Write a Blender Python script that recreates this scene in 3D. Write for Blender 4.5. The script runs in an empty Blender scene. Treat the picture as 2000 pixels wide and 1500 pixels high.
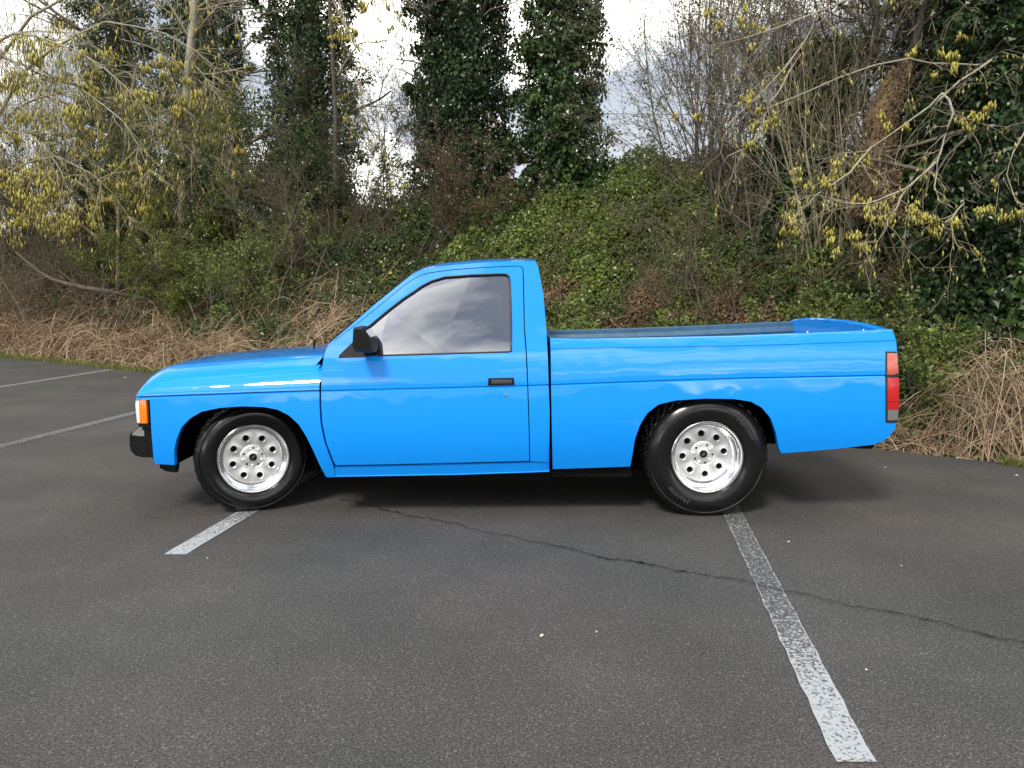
import bpy, bmesh, math, random
import numpy as np
from mathutils import Vector, Matrix

# ------------------------------------------------------------------ camera, world, sun, exposure
sc = bpy.context.scene
COL = sc.collection
FPX, CAMH = 1502.0, 1.358
PITCH = math.atan(184 / FPX)
cam = bpy.data.cameras.new('camera'); cam_o = bpy.data.objects.new('camera', cam); COL.objects.link(cam_o)
cam.sensor_width = 36.0; cam.lens = 36.0 * FPX / 2000.0
cam.clip_start = 0.05; cam.clip_end = 3000
cam_o.location = (0, 0, CAMH); cam_o.rotation_euler = (math.pi / 2 - PITCH, 0, 0)
sc.camera = cam_o

SUN_EL, SUN_AZ = math.radians(47), math.radians(205)      # azimuth clockwise from +Y: behind the viewer, to the left
world = bpy.data.worlds.new("World"); sc.world = world; world.use_nodes = True
wn, wl = world.node_tree.nodes, world.node_tree.links
wn.clear()
w_out = wn.new('ShaderNodeOutputWorld'); w_bg = wn.new('ShaderNodeBackground')
sky = wn.new('ShaderNodeTexSky'); sky.sky_type = 'NISHITA'; sky.sun_disc = False
sky.sun_elevation = SUN_EL; sky.sun_rotation = SUN_AZ
sky.air_density = 1.0; sky.dust_density = 0.9; sky.ozone_density = 2.0
tc = wn.new('ShaderNodeTexCoord'); sep = wn.new('ShaderNodeSeparateXYZ')
wl.new(tc.outputs['Generated'], sep.inputs[0])
zadd = wn.new('ShaderNodeMath'); zadd.operation = 'ADD'; zadd.inputs[1].default_value = 0.26
zabs = wn.new('ShaderNodeMath'); zabs.operation = 'ABSOLUTE'
wl.new(sep.outputs['Z'], zabs.inputs[0]); wl.new(zabs.outputs[0], zadd.inputs[0])
dx = wn.new('ShaderNodeMath'); dx.operation = 'DIVIDE'; dy = wn.new('ShaderNodeMath'); dy.operation = 'DIVIDE'
wl.new(sep.outputs['X'], dx.inputs[0]); wl.new(zadd.outputs[0], dx.inputs[1])
wl.new(sep.outputs['Y'], dy.inputs[0]); wl.new(zadd.outputs[0], dy.inputs[1])
cmb = wn.new('ShaderNodeCombineXYZ'); wl.new(dx.outputs[0], cmb.inputs[0]); wl.new(dy.outputs[0], cmb.inputs[1])
cmb.inputs[2].default_value = 3.7
cn = wn.new('ShaderNodeTexNoise'); cn.inputs['Scale'].default_value = 0.85; cn.inputs['Detail'].default_value = 7
cn.inputs['Roughness'].default_value = 0.56; cn.inputs['Distortion'].default_value = 0.35
wl.new(cmb.outputs[0], cn.inputs['Vector'])
cr = wn.new('ShaderNodeValToRGB'); cr.color_ramp.elements[0].position = 0.36; cr.color_ramp.elements[1].position = 0.74
cr.color_ramp.elements[0].color = (0.0, 0.0, 0.0, 1); cr.color_ramp.elements[1].color = (1, 1, 1, 1)
wl.new(cn.outputs['Fac'], cr.inputs[0])
w_mix = wn.new('ShaderNodeMixRGB'); w_mix.inputs[2].default_value = (10.2, 10.8, 11.6, 1)
hz = wn.new('ShaderNodeMapRange'); hz.interpolation_type = 'SMOOTHSTEP'          # sky whitens towards the horizon all round
hz.inputs['From Min'].default_value = 0.0; hz.inputs['From Max'].default_value = 0.62; hz.inputs['To Min'].default_value = 0.95; hz.inputs['To Max'].default_value = 0.0
wl.new(zabs.outputs[0], hz.inputs['Value'])
vmax = wn.new('ShaderNodeMath'); vmax.operation = 'MAXIMUM'; wl.new(cr.outputs[0], vmax.inputs[0]); wl.new(hz.outputs[0], vmax.inputs[1])
wl.new(vmax.outputs[0], w_mix.inputs[0]); wl.new(sky.outputs[0], w_mix.inputs[1])
cn2 = wn.new('ShaderNodeTexNoise'); cn2.inputs['Scale'].default_value = 1.0; cn2.inputs['Detail'].default_value = 8
cn2.inputs['Roughness'].default_value = 0.55; cn2.inputs['Distortion'].default_value = 0.6
cmb2 = wn.new('ShaderNodeCombineXYZ'); wl.new(dx.outputs[0], cmb2.inputs[0]); wl.new(dy.outputs[0], cmb2.inputs[1]); cmb2.inputs[2].default_value = 20.5
wl.new(cmb2.outputs[0], cn2.inputs['Vector'])
cr2 = wn.new('ShaderNodeValToRGB'); cr2.color_ramp.elements[0].position = 0.50; cr2.color_ramp.elements[1].position = 0.68
wl.new(cn2.outputs['Fac'], cr2.inputs[0])
w_mix2 = wn.new('ShaderNodeMixRGB'); w_mix2.inputs[2].default_value = (52, 50, 45, 1)
wl.new(cr2.outputs[0], w_mix2.inputs[0]); wl.new(w_mix.outputs[0], w_mix2.inputs[1])
wl.new(w_mix2.outputs[0], w_bg.inputs[0]); w_bg.inputs[1].default_value = 0.085
wl.new(w_bg.outputs[0], w_out.inputs[0])

sun = bpy.data.lights.new('sun', 'SUN'); sun_o = bpy.data.objects.new('sun', sun); COL.objects.link(sun_o)
sun.energy = 3.5; sun.angle = math.radians(13); sun.color = (1.0, 0.93, 0.82)
sdir = Vector((math.sin(SUN_AZ) * math.cos(SUN_EL), math.cos(SUN_AZ) * math.cos(SUN_EL), math.sin(SUN_EL)))
sun_o.rotation_euler = sdir.to_track_quat('Z', 'Y').to_euler(); sun_o.location = sdir * 40

sc.view_settings.view_transform = 'Standard'; sc.view_settings.look = 'None'
sc.view_settings.exposure = 0.05; sc.view_settings.gamma = 1.0; sc.view_settings.use_curve_mapping = False
sc.render.engine = 'CYCLES'
sc.cycles.use_denoising = True
sc.cycles.max_bounces = 6; sc.cycles.transparent_max_bounces = 12
sc.cycles.diffuse_bounces = 3; sc.cycles.glossy_bounces = 4; sc.cycles.transmission_bounces = 4

# ------------------------------------------------------------------ helpers
rs = np.random.RandomState(11)
rnd = random.Random(5)

def ray(px, py):
    x = (px - 1000) / FPX; y = (750 - py) / FPX
    return x, y * math.sin(PITCH) + math.cos(PITCH), y * math.cos(PITCH) - math.sin(PITCH)

def at_y(px, py, Y):
    r = ray(px, py); t = Y / r[1]
    return Vector((r[0] * t, Y, CAMH + r[2] * t))

def on_ground(px, py):
    r = ray(px, py); t = -CAMH / r[2]
    return Vector((r[0] * t, r[1] * t, 0))

EDGE_Y = 8.53
NX, NY = 0.563, 0.826           # away from the car park; the asphalt edge runs along (0.826, -0.563)
def s_of(x, y): return NX * x + NY * (y - EDGE_Y)
def t_of(x, y): return NY * x - NX * (y - EDGE_Y)
def xy_of(t, s): return NY * t + NX * s, -NX * t + NY * s + EDGE_Y
def ts_at(px, s):
    k = (px - 1000) / FPX
    Y = (s + NY * EDGE_Y) / (NX * k + NY)
    return t_of(k * Y, Y), s, Y

def tag(o, label=None, cat=None, group=None, kind=None):
    if label: o['label'] = label
    if cat: o['category'] = cat
    if group: o['group'] = group
    if kind: o['kind'] = kind
    return o

def empty(name, loc=(0, 0, 0), parent=None, rot=(0, 0, 0)):
    o = bpy.data.objects.new(name, None); COL.objects.link(o)
    o.empty_display_size = 0.2
    o.location = loc; o.rotation_euler = rot
    if parent: o.parent = parent
    return o

def link(name, me, mat, parent=None, loc=(0, 0, 0)):
    o = bpy.data.objects.new(name, me); COL.objects.link(o)
    if mat is not None and not me.materials: me.materials.append(mat)
    o.location = loc
    if parent: o.parent = parent
    return o

def big_mesh(name, V, F, mat, parent=None, tint=None, smooth=False, loc=(0, 0, 0), uv=None):
    V = np.asarray(V, np.float32); F = np.asarray(F, np.int32)
    me = bpy.data.meshes.new(name)
    nf, k = F.shape
    me.vertices.add(len(V)); me.vertices.foreach_set('co', V.ravel())
    me.loops.add(nf * k); me.loops.foreach_set('vertex_index', F.ravel())
    me.polygons.add(nf); me.polygons.foreach_set('loop_start', np.arange(0, nf * k, k, dtype=np.int32))
    me.polygons.foreach_set('use_smooth', np.full(nf, smooth))
    if tint is not None:
        a = me.attributes.new('tint', 'FLOAT', 'POINT'); a.data.foreach_set('value', np.asarray(tint, np.float32))
    me.update(calc_edges=True)
    return link(name, me, mat, parent, loc)

class MB:
    """collects quads and tris, then links them as one mesh object"""
    def __init__(s): s.v = []; s.f = []; s.m = []; s.cur = 0
    def grid(s, P, flip=False, close=False):
        P = [[Vector(p) for p in row] for row in P]
        n, m = len(P), len(P[0]); b = len(s.v)
        for row in P: s.v += row
        for i in range(n if close else n - 1):
            for j in range(m - 1):
                i2 = (i + 1) % n
                q = (b + i * m + j, b + i2 * m + j, b + i2 * m + j + 1, b + i * m + j + 1)
                s.f.append(q[::-1] if flip else q); s.m.append(s.cur)
    def poly(s, pts, flip=False):
        b = len(s.v); s.v += [Vector(p) for p in pts]
        q = tuple(range(b, b + len(pts))); s.f.append(q[::-1] if flip else q); s.m.append(s.cur)
    def box(s, x0, x1, y0, y1, z0, z1):
        b = len(s.v)
        for x in (x0, x1):
            for y in (y0, y1):
                for z in (z0, z1): s.v.append(Vector((x, y, z)))
        for q in ((0, 1, 3, 2), (4, 6, 7, 5), (0, 4, 5, 1), (2, 3, 7, 6), (0, 2, 6, 4), (1, 5, 7, 3)):
            s.f.append(tuple(b + i for i in q)); s.m.append(s.cur)
    def prism(s, prof, y0, y1, inset=0.0):
        """side profile [(x,z)] extruded from y0 to y1"""
        n = len(prof); b = len(s.v)
        for (x, z) in prof: s.v.append(Vector((x, y0, z)))
        for (x, z) in prof: s.v.append(Vector((x, y1, z)))
        for i in range(n):
            j = (i + 1) % n; s.f.append((b + i, b + j, b + n + j, b + n + i)); s.m.append(s.cur)
        s.f.append(tuple(b + i for i in range(n))[::-1]); s.m.append(s.cur)
        s.f.append(tuple(b + n + i for i in range(n))); s.m.append(s.cur)
    def tube(s, pts, r, n=8, closed=False):
        pts = [Vector(p) for p in pts]; rows = []
        N = len(pts)
        for i, p in enumerate(pts):
            a = pts[(i - 1) % N] if (closed or i > 0) else p
            c = pts[(i + 1) % N] if (closed or i < N - 1) else p
            d = (c - a).normalized()
            u = d.cross(Vector((0.13, 0.91, 0.39)))
            u.normalize(); w = d.cross(u)
            rr = r[i] if isinstance(r, (list, tuple)) else r
            rows.append([p + (u * math.cos(2 * math.pi * k / n) + w * math.sin(2 * math.pi * k / n)) * rr for k in range(n + 1)])
        s.grid(rows, close=closed)
        if not closed:
            s.poly(rows[0][:-1]); s.poly(rows[-1][:-1], flip=True)
    def lathe(s, prof, n=48, axis_y=True, rot=0.0):
        """profile [(r, y)] turned about the Y axis"""
        rows = []
        for i in range(n):
            a = 2 * math.pi * i / n + rot
            rows.append([Vector((r * math.cos(a), y, r * math.sin(a))) for (r, y) in prof])
        s.grid(rows, close=True)
    def build(s, name, mats, parent=None, loc=(0, 0, 0), smooth=True, merge=0.0, bevel=0.0, angle=35, recalc=True):
        me = bpy.data.meshes.new(name)
        me.from_pydata([tuple(v) for v in s.v], [], s.f)
        if not isinstance(mats, (list, tuple)): mats = [mats]
        for m in mats: me.materials.append(m)
        me.polygons.foreach_set('material_index', s.m)
        bm = bmesh.new(); bm.from_mesh(me)
        if merge: bmesh.ops.remove_doubles(bm, verts=bm.verts, dist=merge)
        if recalc: bmesh.ops.recalc_face_normals(bm, faces=bm.faces)
        if bevel:
            es = [e for e in bm.edges if len(e.link_faces) == 2 and e.calc_face_angle(0) > 0.5]
            bmesh.ops.bevel(bm, geom=es, offset=bevel, segments=2, affect='EDGES', profile=0.6, clamp_overlap=True)
        if smooth:
            ca = math.radians(angle)
            for f in bm.faces: f.smooth = True
            for e in bm.edges:
                e.smooth = not (len(e.link_faces) == 2 and e.calc_face_angle(0) > ca)
        bm.to_mesh(me); bm.free(); me.update()
        return link(name, me, None, parent, loc)

def noise2(x, y, seed, scale=1.0, octs=3):
    r = np.random.RandomState(seed); out = 0; amp = 1.0; tot = 0
    for o in range(octs):
        for k in range(4):
            a = r.uniform(0, 2 * math.pi); fr = (2 ** o) / scale * r.uniform(0.7, 1.4)
            out = out + amp * np.sin(fr * (x * math.cos(a) + y * math.sin(a)) * 2 * math.pi + r.uniform(0, 6.28)) * 0.35
        tot += amp; amp *= 0.55
    return out / tot * 1.3

# ------------------------------------------------------------------ materials
def mat(name):
    m = bpy.data.materials.new(name); m.use_nodes = True
    nt = m.node_tree; b = nt.nodes['Principled BSDF']
    return m, nt, b

def simple(name, col, rough=0.5, metal=0.0, spec=0.5, coat=0.0, noise=0.0, nscale=30.0, bump=0.0):
    m, nt, b = mat(name)
    b.inputs['Base Color'].default_value = (*col, 1); b.inputs['Roughness'].default_value = rough
    b.inputs['Metallic'].default_value = metal; b.inputs['Specular IOR Level'].default_value = spec
    b.inputs['Coat Weight'].default_value = coat; b.inputs['Coat Roughness'].default_value = 0.02
    if noise or bump:
        n = nt.nodes.new('ShaderNodeTexNoise'); n.inputs['Scale'].default_value = nscale; n.inputs['Detail'].default_value = 6
        t = nt.nodes.new('ShaderNodeTexCoord'); nt.links.new(t.outputs['Object'], n.inputs['Vector'])
        if noise:
            mx = nt.nodes.new('ShaderNodeMixRGB')
            mx.inputs[1].default_value = (*[c * (1 - noise) for c in col], 1)
            mx.inputs[2].default_value = (*[min(1, c * (1 + noise)) for c in col], 1)
            nt.links.new(n.outputs['Fac'], mx.inputs[0]); nt.links.new(mx.outputs[0], b.inputs['Base Color'])
        if bump:
            bp = nt.nodes.new('ShaderNodeBump'); bp.inputs['Strength'].default_value = bump; bp.inputs['Distance'].default_value = 0.01
            nt.links.new(n.outputs['Fac'], bp.inputs['Height']); nt.links.new(bp.outputs[0], b.inputs['Normal'])
    return m

def leaf_mat(name, cols, rough=0.45, transl=0.3, spec=0.5, pos=None):
    m, nt, b = mat(name)
    at = nt.nodes.new('ShaderNodeAttribute'); at.attribute_name = 'tint'
    rp = nt.nodes.new('ShaderNodeValToRGB')
    els = rp.color_ramp.elements
    n = len(cols)
    while len(els) < n: els.new(0.5)
    for i, c in enumerate(cols):
        els[i].position = pos[i] if pos else i / (n - 1); els[i].color = (*c, 1)
    nt.links.new(at.outputs['Fac'], rp.inputs[0]); nt.links.new(rp.outputs[0], b.inputs['Base Color'])
    b.inputs['Roughness'].default_value = rough; b.inputs['Specular IOR Level'].default_value = spec
    if transl:
        tr = nt.nodes.new('ShaderNodeBsdfTranslucent'); mx = nt.nodes.new('ShaderNodeMixShader'); mx.inputs[0].default_value = transl
        br = nt.nodes.new('ShaderNodeBrightContrast'); br.inputs['Bright'].default_value = 0.02
        nt.links.new(rp.outputs[0], br.inputs[0]); nt.links.new(br.outputs[0], tr.inputs[0])
        nt.links.new(b.outputs[0], mx.inputs[1]); nt.links.new(tr.outputs[0], mx.inputs[2])
        nt.links.new(mx.outputs[0], nt.nodes['Material Output'].inputs[0])
    return m

def asphalt_nodes(nt):
    """colour socket and height socket of the car park surface"""
    N, L = nt.nodes, nt.links
    t = N.new('ShaderNodeTexCoord')
    def noise(scale, det=5, rough=0.6):
        n = N.new('ShaderNodeTexNoise'); n.inputs['Scale'].default_value = scale; n.inputs['Detail'].default_value = det
        n.inputs['Roughness'].default_value = rough; L.new(t.outputs['Object'], n.inputs['Vector']); return n
    fine = noise(120, 4, 0.75); mid = noise(1.1, 4, 0.6); hue = noise(0.55, 3, 0.5)
    vor = N.new('ShaderNodeTexVoronoi'); vor.inputs['Scale'].default_value = 210; L.new(t.outputs['Object'], vor.inputs['Vector'])
    r1 = N.new('ShaderNodeValToRGB'); e = r1.color_ramp.elements
    e[0].position = 0.38; e[0].color = (0.016, 0.0158, 0.016, 1); e[1].position = 0.62; e[1].color = (0.090, 0.0895, 0.0905, 1)
    L.new(fine.outputs['Fac'], r1.inputs[0])
    # pale chips of stone in the wearing course
    r2 = N.new('ShaderNodeValToRGB'); e = r2.color_ramp.elements
    e[0].position = 0.93; e[0].color = (0, 0, 0, 1); e[1].position = 0.995; e[1].color = (1, 1, 1, 1)
    sp = N.new('ShaderNodeSeparateColor'); L.new(vor.outputs['Color'], sp.inputs[0]); L.new(sp.outputs[0], r2.inputs[0])
    mx = N.new('ShaderNodeMixRGB'); mx.inputs[2].default_value = (0.16, 0.155, 0.145, 1)
    L.new(r2.outputs[0], mx.inputs[0]); L.new(r1.outputs[0], mx.inputs[1])
    r3 = N.new('ShaderNodeValToRGB'); e = r3.color_ramp.elements
    e[0].position = 0.3; e[0].color = (0.80, 0.80, 0.80, 1); e[1].position = 0.7; e[1].color = (1.2, 1.2, 1.2, 1)
    L.new(mid.outputs['Fac'], r3.inputs[0])
    m2 = N.new('ShaderNodeMixRGB'); m2.blend_type = 'MULTIPLY'; m2.inputs[0].default_value = 1
    L.new(mx.outputs[0], m2.inputs[1]); L.new(r3.outputs[0], m2.inputs[2])
    r4 = N.new('ShaderNodeValToRGB'); e = r4.color_ramp.elements
    e[0].position = 0.38; e[0].color = (0.96, 1.0, 0.985, 1); e[1].position = 0.6; e[1].color = (1.05, 0.99, 0.965, 1)
    L.new(hue.outputs['Fac'], r4.inputs[0])
    m3 = N.new('ShaderNodeMixRGB'); m3.blend_type = 'MULTIPLY'; m3.inputs[0].default_value = 1
    L.new(m2.outputs[0], m3.inputs[1]); L.new(r4.outputs[0], m3.inputs[2])
    return m3.outputs[0], fine.outputs['Fac'], t

def make_asphalt():
    m, nt, b = mat('asphalt')
    c, h, t = asphalt_nodes(nt)
    nt.links.new(c, b.inputs['Base Color']); b.inputs['Roughness'].default_value = 0.82; b.inputs['Specular IOR Level'].default_value = 0.3
    bp = nt.nodes.new('ShaderNodeBump'); bp.inputs['Strength'].default_value = 0.7; bp.inputs['Distance'].default_value = 0.004
    nt.links.new(h, bp.inputs['Height']); nt.links.new(bp.outputs[0], b.inputs['Normal'])
    return m

def make_paint_line():
    """worn white road paint: UV x across the stripe, UV y metres from its near end"""
    m, nt, b = mat('worn_road_paint')
    N, L = nt.nodes, nt.links
    c, h, t = asphalt_nodes(nt)
    uv = N.new('ShaderNodeUVMap'); sx = N.new('ShaderNodeSeparateXYZ'); L.new(uv.outputs[0], sx.inputs[0])
    n1 = N.new('ShaderNodeTexNoise'); n1.inputs['Scale'].default_value = 85; n1.inputs['Detail'].default_value = 5; n1.inputs['Roughness'].default_value = 0.65
    L.new(t.outputs['Object'], n1.inputs['Vector'])
    # wear grows with distance from the near end, then eases off
    wr = N.new('ShaderNodeValToRGB'); e = wr.color_ramp.elements
    e[0].position = 0.0; e[0].color = (0.40,) * 3 + (1,); e[1].position = 1.0; e[1].color = (0.50,) * 3 + (1,)
    for p, v in ((0.075, 0.42), (0.12, 0.48), (0.16, 0.53), (0.24, 0.57), (0.42, 0.56)):
        q = e.new(p); q.color = (v, v, v, 1)
    dv = N.new('ShaderNodeMath'); dv.operation = 'DIVIDE'; dv.inputs[1].default_value = 5.5; L.new(sx.outputs[1], dv.inputs[0])
    L.new(dv.outputs[0], wr.inputs[0])
    # paint survives along the two edges
    ab = N.new('ShaderNodeMath'); ab.operation = 'SUBTRACT'; ab.inputs[1].default_value = 0.5; L.new(sx.outputs[0], ab.inputs[0])
    ab2 = N.new('ShaderNodeMath'); ab2.operation = 'ABSOLUTE'; L.new(ab.outputs[0], ab2.inputs[0])
    ed = N.new('ShaderNodeMapRange'); ed.inputs['From Min'].default_value = 0.42; ed.inputs['From Max'].default_value = 0.49
    ed.inputs['To Min'].default_value = 0.0; ed.inputs['To Max'].default_value = 0.11
    L.new(ab2.outputs[0], ed.inputs['Value'])
    th = N.new('ShaderNodeMath'); th.operation = 'SUBTRACT'; L.new(wr.outputs[0], th.inputs[0]); L.new(ed.outputs[0], th.inputs[1])
    df = N.new('ShaderNodeMath'); df.operation = 'SUBTRACT'; L.new(n1.outputs['Fac'], df.inputs[0]); L.new(th.outputs[0], df.inputs[1])
    mr = N.new('ShaderNodeMapRange'); mr.inputs['From Min'].default_value = -0.01; mr.inputs['From Max'].default_value = 0.06
    L.new(df.outputs[0], mr.inputs['Value'])
    mx = N.new('ShaderNodeMixRGB'); mx.inputs[2].default_value = (0.33, 0.36, 0.39, 1)
    L.new(mr.outputs[0], mx.inputs[0]); L.new(c, mx.inputs[1])
    L.new(mx.outputs[0], b.inputs['Base Color']); b.inputs['Roughness'].default_value = 0.75
    bp = N.new('ShaderNodeBump'); bp.inputs['Strength'].default_value = 0.5; bp.inputs['Distance'].default_value = 0.004
    L.new(h, bp.inputs['Height']); L.new(bp.outputs[0], b.inputs['Normal'])
    return m

def make_paint():
    m, nt, b = mat('blue_paint')
    N, L = nt.nodes, nt.links
    b.inputs['Base Color'].default_value = (0.0, 0.255, 0.84, 1)
    b.inputs['Roughness'].default_value = 0.45; b.inputs['Specular IOR Level'].default_value = 0.1
    b.inputs['Coat Weight'].default_value = 1.0; b.inputs['Coat Roughness'].default_value = 0.01; b.inputs['Coat IOR'].default_value = 1.6
    t = N.new('ShaderNodeTexCoord')
    # slight waviness of repainted sheet metal, seen only in the clear coat
    n = N.new('ShaderNodeTexNoise'); n.inputs['Scale'].default_value = 2.2; n.inputs['Detail'].default_value = 2
    L.new(t.outputs['Object'], n.inputs['Vector'])
    n2 = N.new('ShaderNodeTexNoise'); n2.inputs['Scale'].default_value = 260; n2.inputs['Detail'].default_value = 1
    L.new(t.outputs['Object'], n2.inputs['Vector'])
    b1 = N.new('ShaderNodeBump'); b1.inputs['Strength'].default_value = 0.55; b1.inputs['Distance'].default_value = 0.02
    L.new(n.outputs['Fac'], b1.inputs['Height'])
    b2 = N.new('ShaderNodeBump'); b2.inputs['Strength'].default_value = 0.02; b2.inputs['Distance'].default_value = 0.001
    L.new(n2.outputs['Fac'], b2.inputs['Height']); L.new(b1.outputs[0], b2.inputs['Normal'])
    L.new(b2.outputs[0], b.inputs['Coat Normal'])
    return m

def make_glass():
    m, nt, b = mat('tinted_glass')
    N, L = nt.nodes, nt.links
    tr = N.new('ShaderNodeBsdfTransparent'); tr.inputs[0].default_value = (0.42, 0.41, 0.43, 1)
    gl = N.new('ShaderNodeBsdfGlossy'); gl.inputs['Roughness'].default_value = 0.015; gl.inputs[0].default_value = (0.82, 0.84, 0.90, 1)
    mx = N.new('ShaderNodeMixShader'); mx.inputs[0].default_value = 0.38
    L.new(tr.outputs[0], mx.inputs[1]); L.new(gl.outputs[0], mx.inputs[2])
    L.new(mx.outputs[0], N['Material Output'].inputs[0])
    return m

M = {}
M['asphalt'] = make_asphalt(); M['line'] = make_paint_line(); M['blue'] = make_paint(); M['glass'] = make_glass()
M['crack'] = simple('crack_tar', (0.006, 0.0055, 0.0055), 0.95, spec=0.1)
M['soil'] = simple('bank_soil', (0.030, 0.022, 0.015), 0.95, noise=0.5, nscale=6, bump=0.5)
M['black'] = simple('black_plastic', (0.0055, 0.0055, 0.006), 0.42, spec=0.2, bump=0.05, nscale=300)
M['flat_black'] = simple('underbody_black', (0.006, 0.006, 0.006), 0.9, spec=0.1)
M['seal'] = simple('rubber_seal', (0.012, 0.012, 0.013), 0.5)
M['tyre'] = simple('tyre_rubber', (0.0060, 0.0060, 0.0065), 0.19, spec=0.5, bump=0.05, nscale=60)
M['letter'] = simple('tyre_letter_rubber', (0.045, 0.045, 0.05), 0.45)
M['alu'] = simple('polished_aluminium', (0.86, 0.87, 0.88), 0.14, metal=1.0, bump=0.03, nscale=120)
M['alu2'] = simple('brushed_aluminium', (0.95, 0.95, 0.96), 0.42, metal=1.0, noise=0.08, nscale=160)
M['chrome'] = simple('chrome', (0.85, 0.85, 0.86), 0.06, metal=1.0)
M['grey_metal'] = simple('bumper_trim', (0.30, 0.30, 0.31), 0.3, metal=0.5)
M['orange'] = simple('amber_lens', (0.85, 0.20, 0.008), 0.18, coat=0.6)
M['clear'] = simple('headlamp_lens', (0.72, 0.72, 0.70), 0.12, coat=0.8)
M['red'] = simple('red_lens', (0.44, 0.006, 0.010), 0.14, coat=0.8)
M['pink'] = simple('faded_red_lens', (0.50, 0.11, 0.085), 0.2, coat=0.8)
M['smoke'] = simple('reverse_lens', (0.15, 0.15, 0.15), 0.2, coat=0.6)
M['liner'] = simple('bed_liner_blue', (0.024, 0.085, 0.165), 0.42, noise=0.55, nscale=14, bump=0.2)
M['cloth'] = simple('grey_seat_cloth', (0.10, 0.10, 0.11), 0.9, bump=0.1, nscale=200)
M['dash'] = simple('dashboard_plastic', (0.04, 0.04, 0.045), 0.6)
M['bark'] = simple('bark', (0.085, 0.072, 0.055), 0.9, noise=0.55, nscale=14, bump=0.8)
M['bark_dark'] = simple('dark_bark', (0.040, 0.034, 0.027), 0.9, noise=0.5, nscale=14, bump=0.8)
M['bark_pale'] = simple('pale_lichen_bark', (0.30, 0.28, 0.215), 0.9, noise=0.45, nscale=18, bump=0.5)
M['twig'] = simple('grey_brown_twig', (0.120, 0.100, 0.074), 0.85, noise=0.4, nscale=9)
M['twig_pale'] = simple('pale_twig', (0.29, 0.255, 0.17), 0.85, noise=0.35, nscale=9)
M['twig_dark'] = simple('dark_twig', (0.055, 0.043, 0.032), 0.85, noise=0.4, nscale=9)
M['rot'] = simple('rotten_orange_bark', (0.19, 0.120, 0.058), 0.95, noise=0.65, nscale=11, bump=1.0)
M['stem'] = leaf_mat('brown_stem', [(0.05, 0.036, 0.022), (0.105, 0.078, 0.048), (0.20, 0.155, 0.095)], 0.8, 0.0, 0.2)
M['cane'] = leaf_mat('dead_cane', [(0.13, 0.085, 0.052), (0.30, 0.215, 0.138), (0.54, 0.43, 0.30)], 0.8, 0.0, 0.2)
M['ivy'] = leaf_mat('ivy_leaf', [(0.018, 0.036, 0.010), (0.036, 0.072, 0.018), (0.070, 0.120, 0.030), (0.15, 0.19, 0.06)], 0.30, 0.25, 0.5, (0, 0.4, 0.8, 1))
M['ivy_dark'] = leaf_mat('dark_ivy_leaf', [(0.012, 0.026, 0.008), (0.026, 0.054, 0.015), (0.055, 0.098, 0.026), (0.12, 0.16, 0.05)], 0.30, 0.22, 0.5, (0, 0.45, 0.85, 1))
M['bramble'] = leaf_mat('bramble_leaf', [(0.042, 0.068, 0.014), (0.105, 0.150, 0.030), (0.195, 0.245, 0.052), (0.38, 0.41, 0.16)], 0.36, 0.3, 0.45, (0, 0.4, 0.8, 1))
M['drab'] = leaf_mat('drab_leaf', [(0.045, 0.042, 0.018), (0.085, 0.085, 0.032), (0.15, 0.14, 0.06)], 0.5, 0.25, 0.35)
M['brown'] = leaf_mat('dead_leaf', [(0.055, 0.034, 0.018), (0.14, 0.088, 0.050), (0.28, 0.19, 0.115), (0.45, 0.33, 0.21)], 0.7, 0.12, 0.2, (0, 0.4, 0.8, 1))
M['straw'] = leaf_mat('dry_bracts', [(0.09, 0.058, 0.034), (0.20, 0.14, 0.088), (0.36, 0.27, 0.18)], 0.8, 0.15, 0.2)
M['moss'] = leaf_mat('mossy_twig_leaf', [(0.050, 0.070, 0.010), (0.105, 0.140, 0.018), (0.19, 0.23, 0.035)], 0.6, 0.3, 0.3)
M['catkin'] = leaf_mat('catkin', [(0.22, 0.19, 0.07), (0.50, 0.45, 0.11), (0.78, 0.72, 0.22)], 0.7, 0.35, 0.2)
M['grass'] = leaf_mat('grass_blade', [(0.07, 0.095, 0.022), (0.15, 0.185, 0.045), (0.28, 0.26, 0.10)], 0.6, 0.3, 0.3)
M['pale_scrap'] = simple('pale_dry_leaf', (0.58, 0.55, 0.47), 0.8, noise=0.25, nscale=40)
M['wire'] = simple('cable_black', (0.02, 0.02, 0.02), 0.6)

# ------------------------------------------------------------------ setting: car park, bank
def smooth01(a): a = np.clip(a, 0, 1); return a * a * (3 - 2 * a)
def bank_z(x, y):
    s = s_of(x, y); t = t_of(x, y)
    b = 3.05 * smooth01((s - 0.25) / 5.2) ** 0.92
    k = np.clip(s / 1.5, 0, 1)
    return b + k * (0.16 * noise2(t, s, 3, 2.2, 3)) - 0.02 * (s < 0.2)

mb = MB(); mb.poly([(-400, -400, 0), (400, -400, 0), (400, 400, 0), (-400, 400, 0)])
car_park = mb.build('car_park', M['asphalt'], smooth=False); tag(car_park, 'dark grey asphalt car park under the blue pickup', 'ground', kind='structure')

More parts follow.
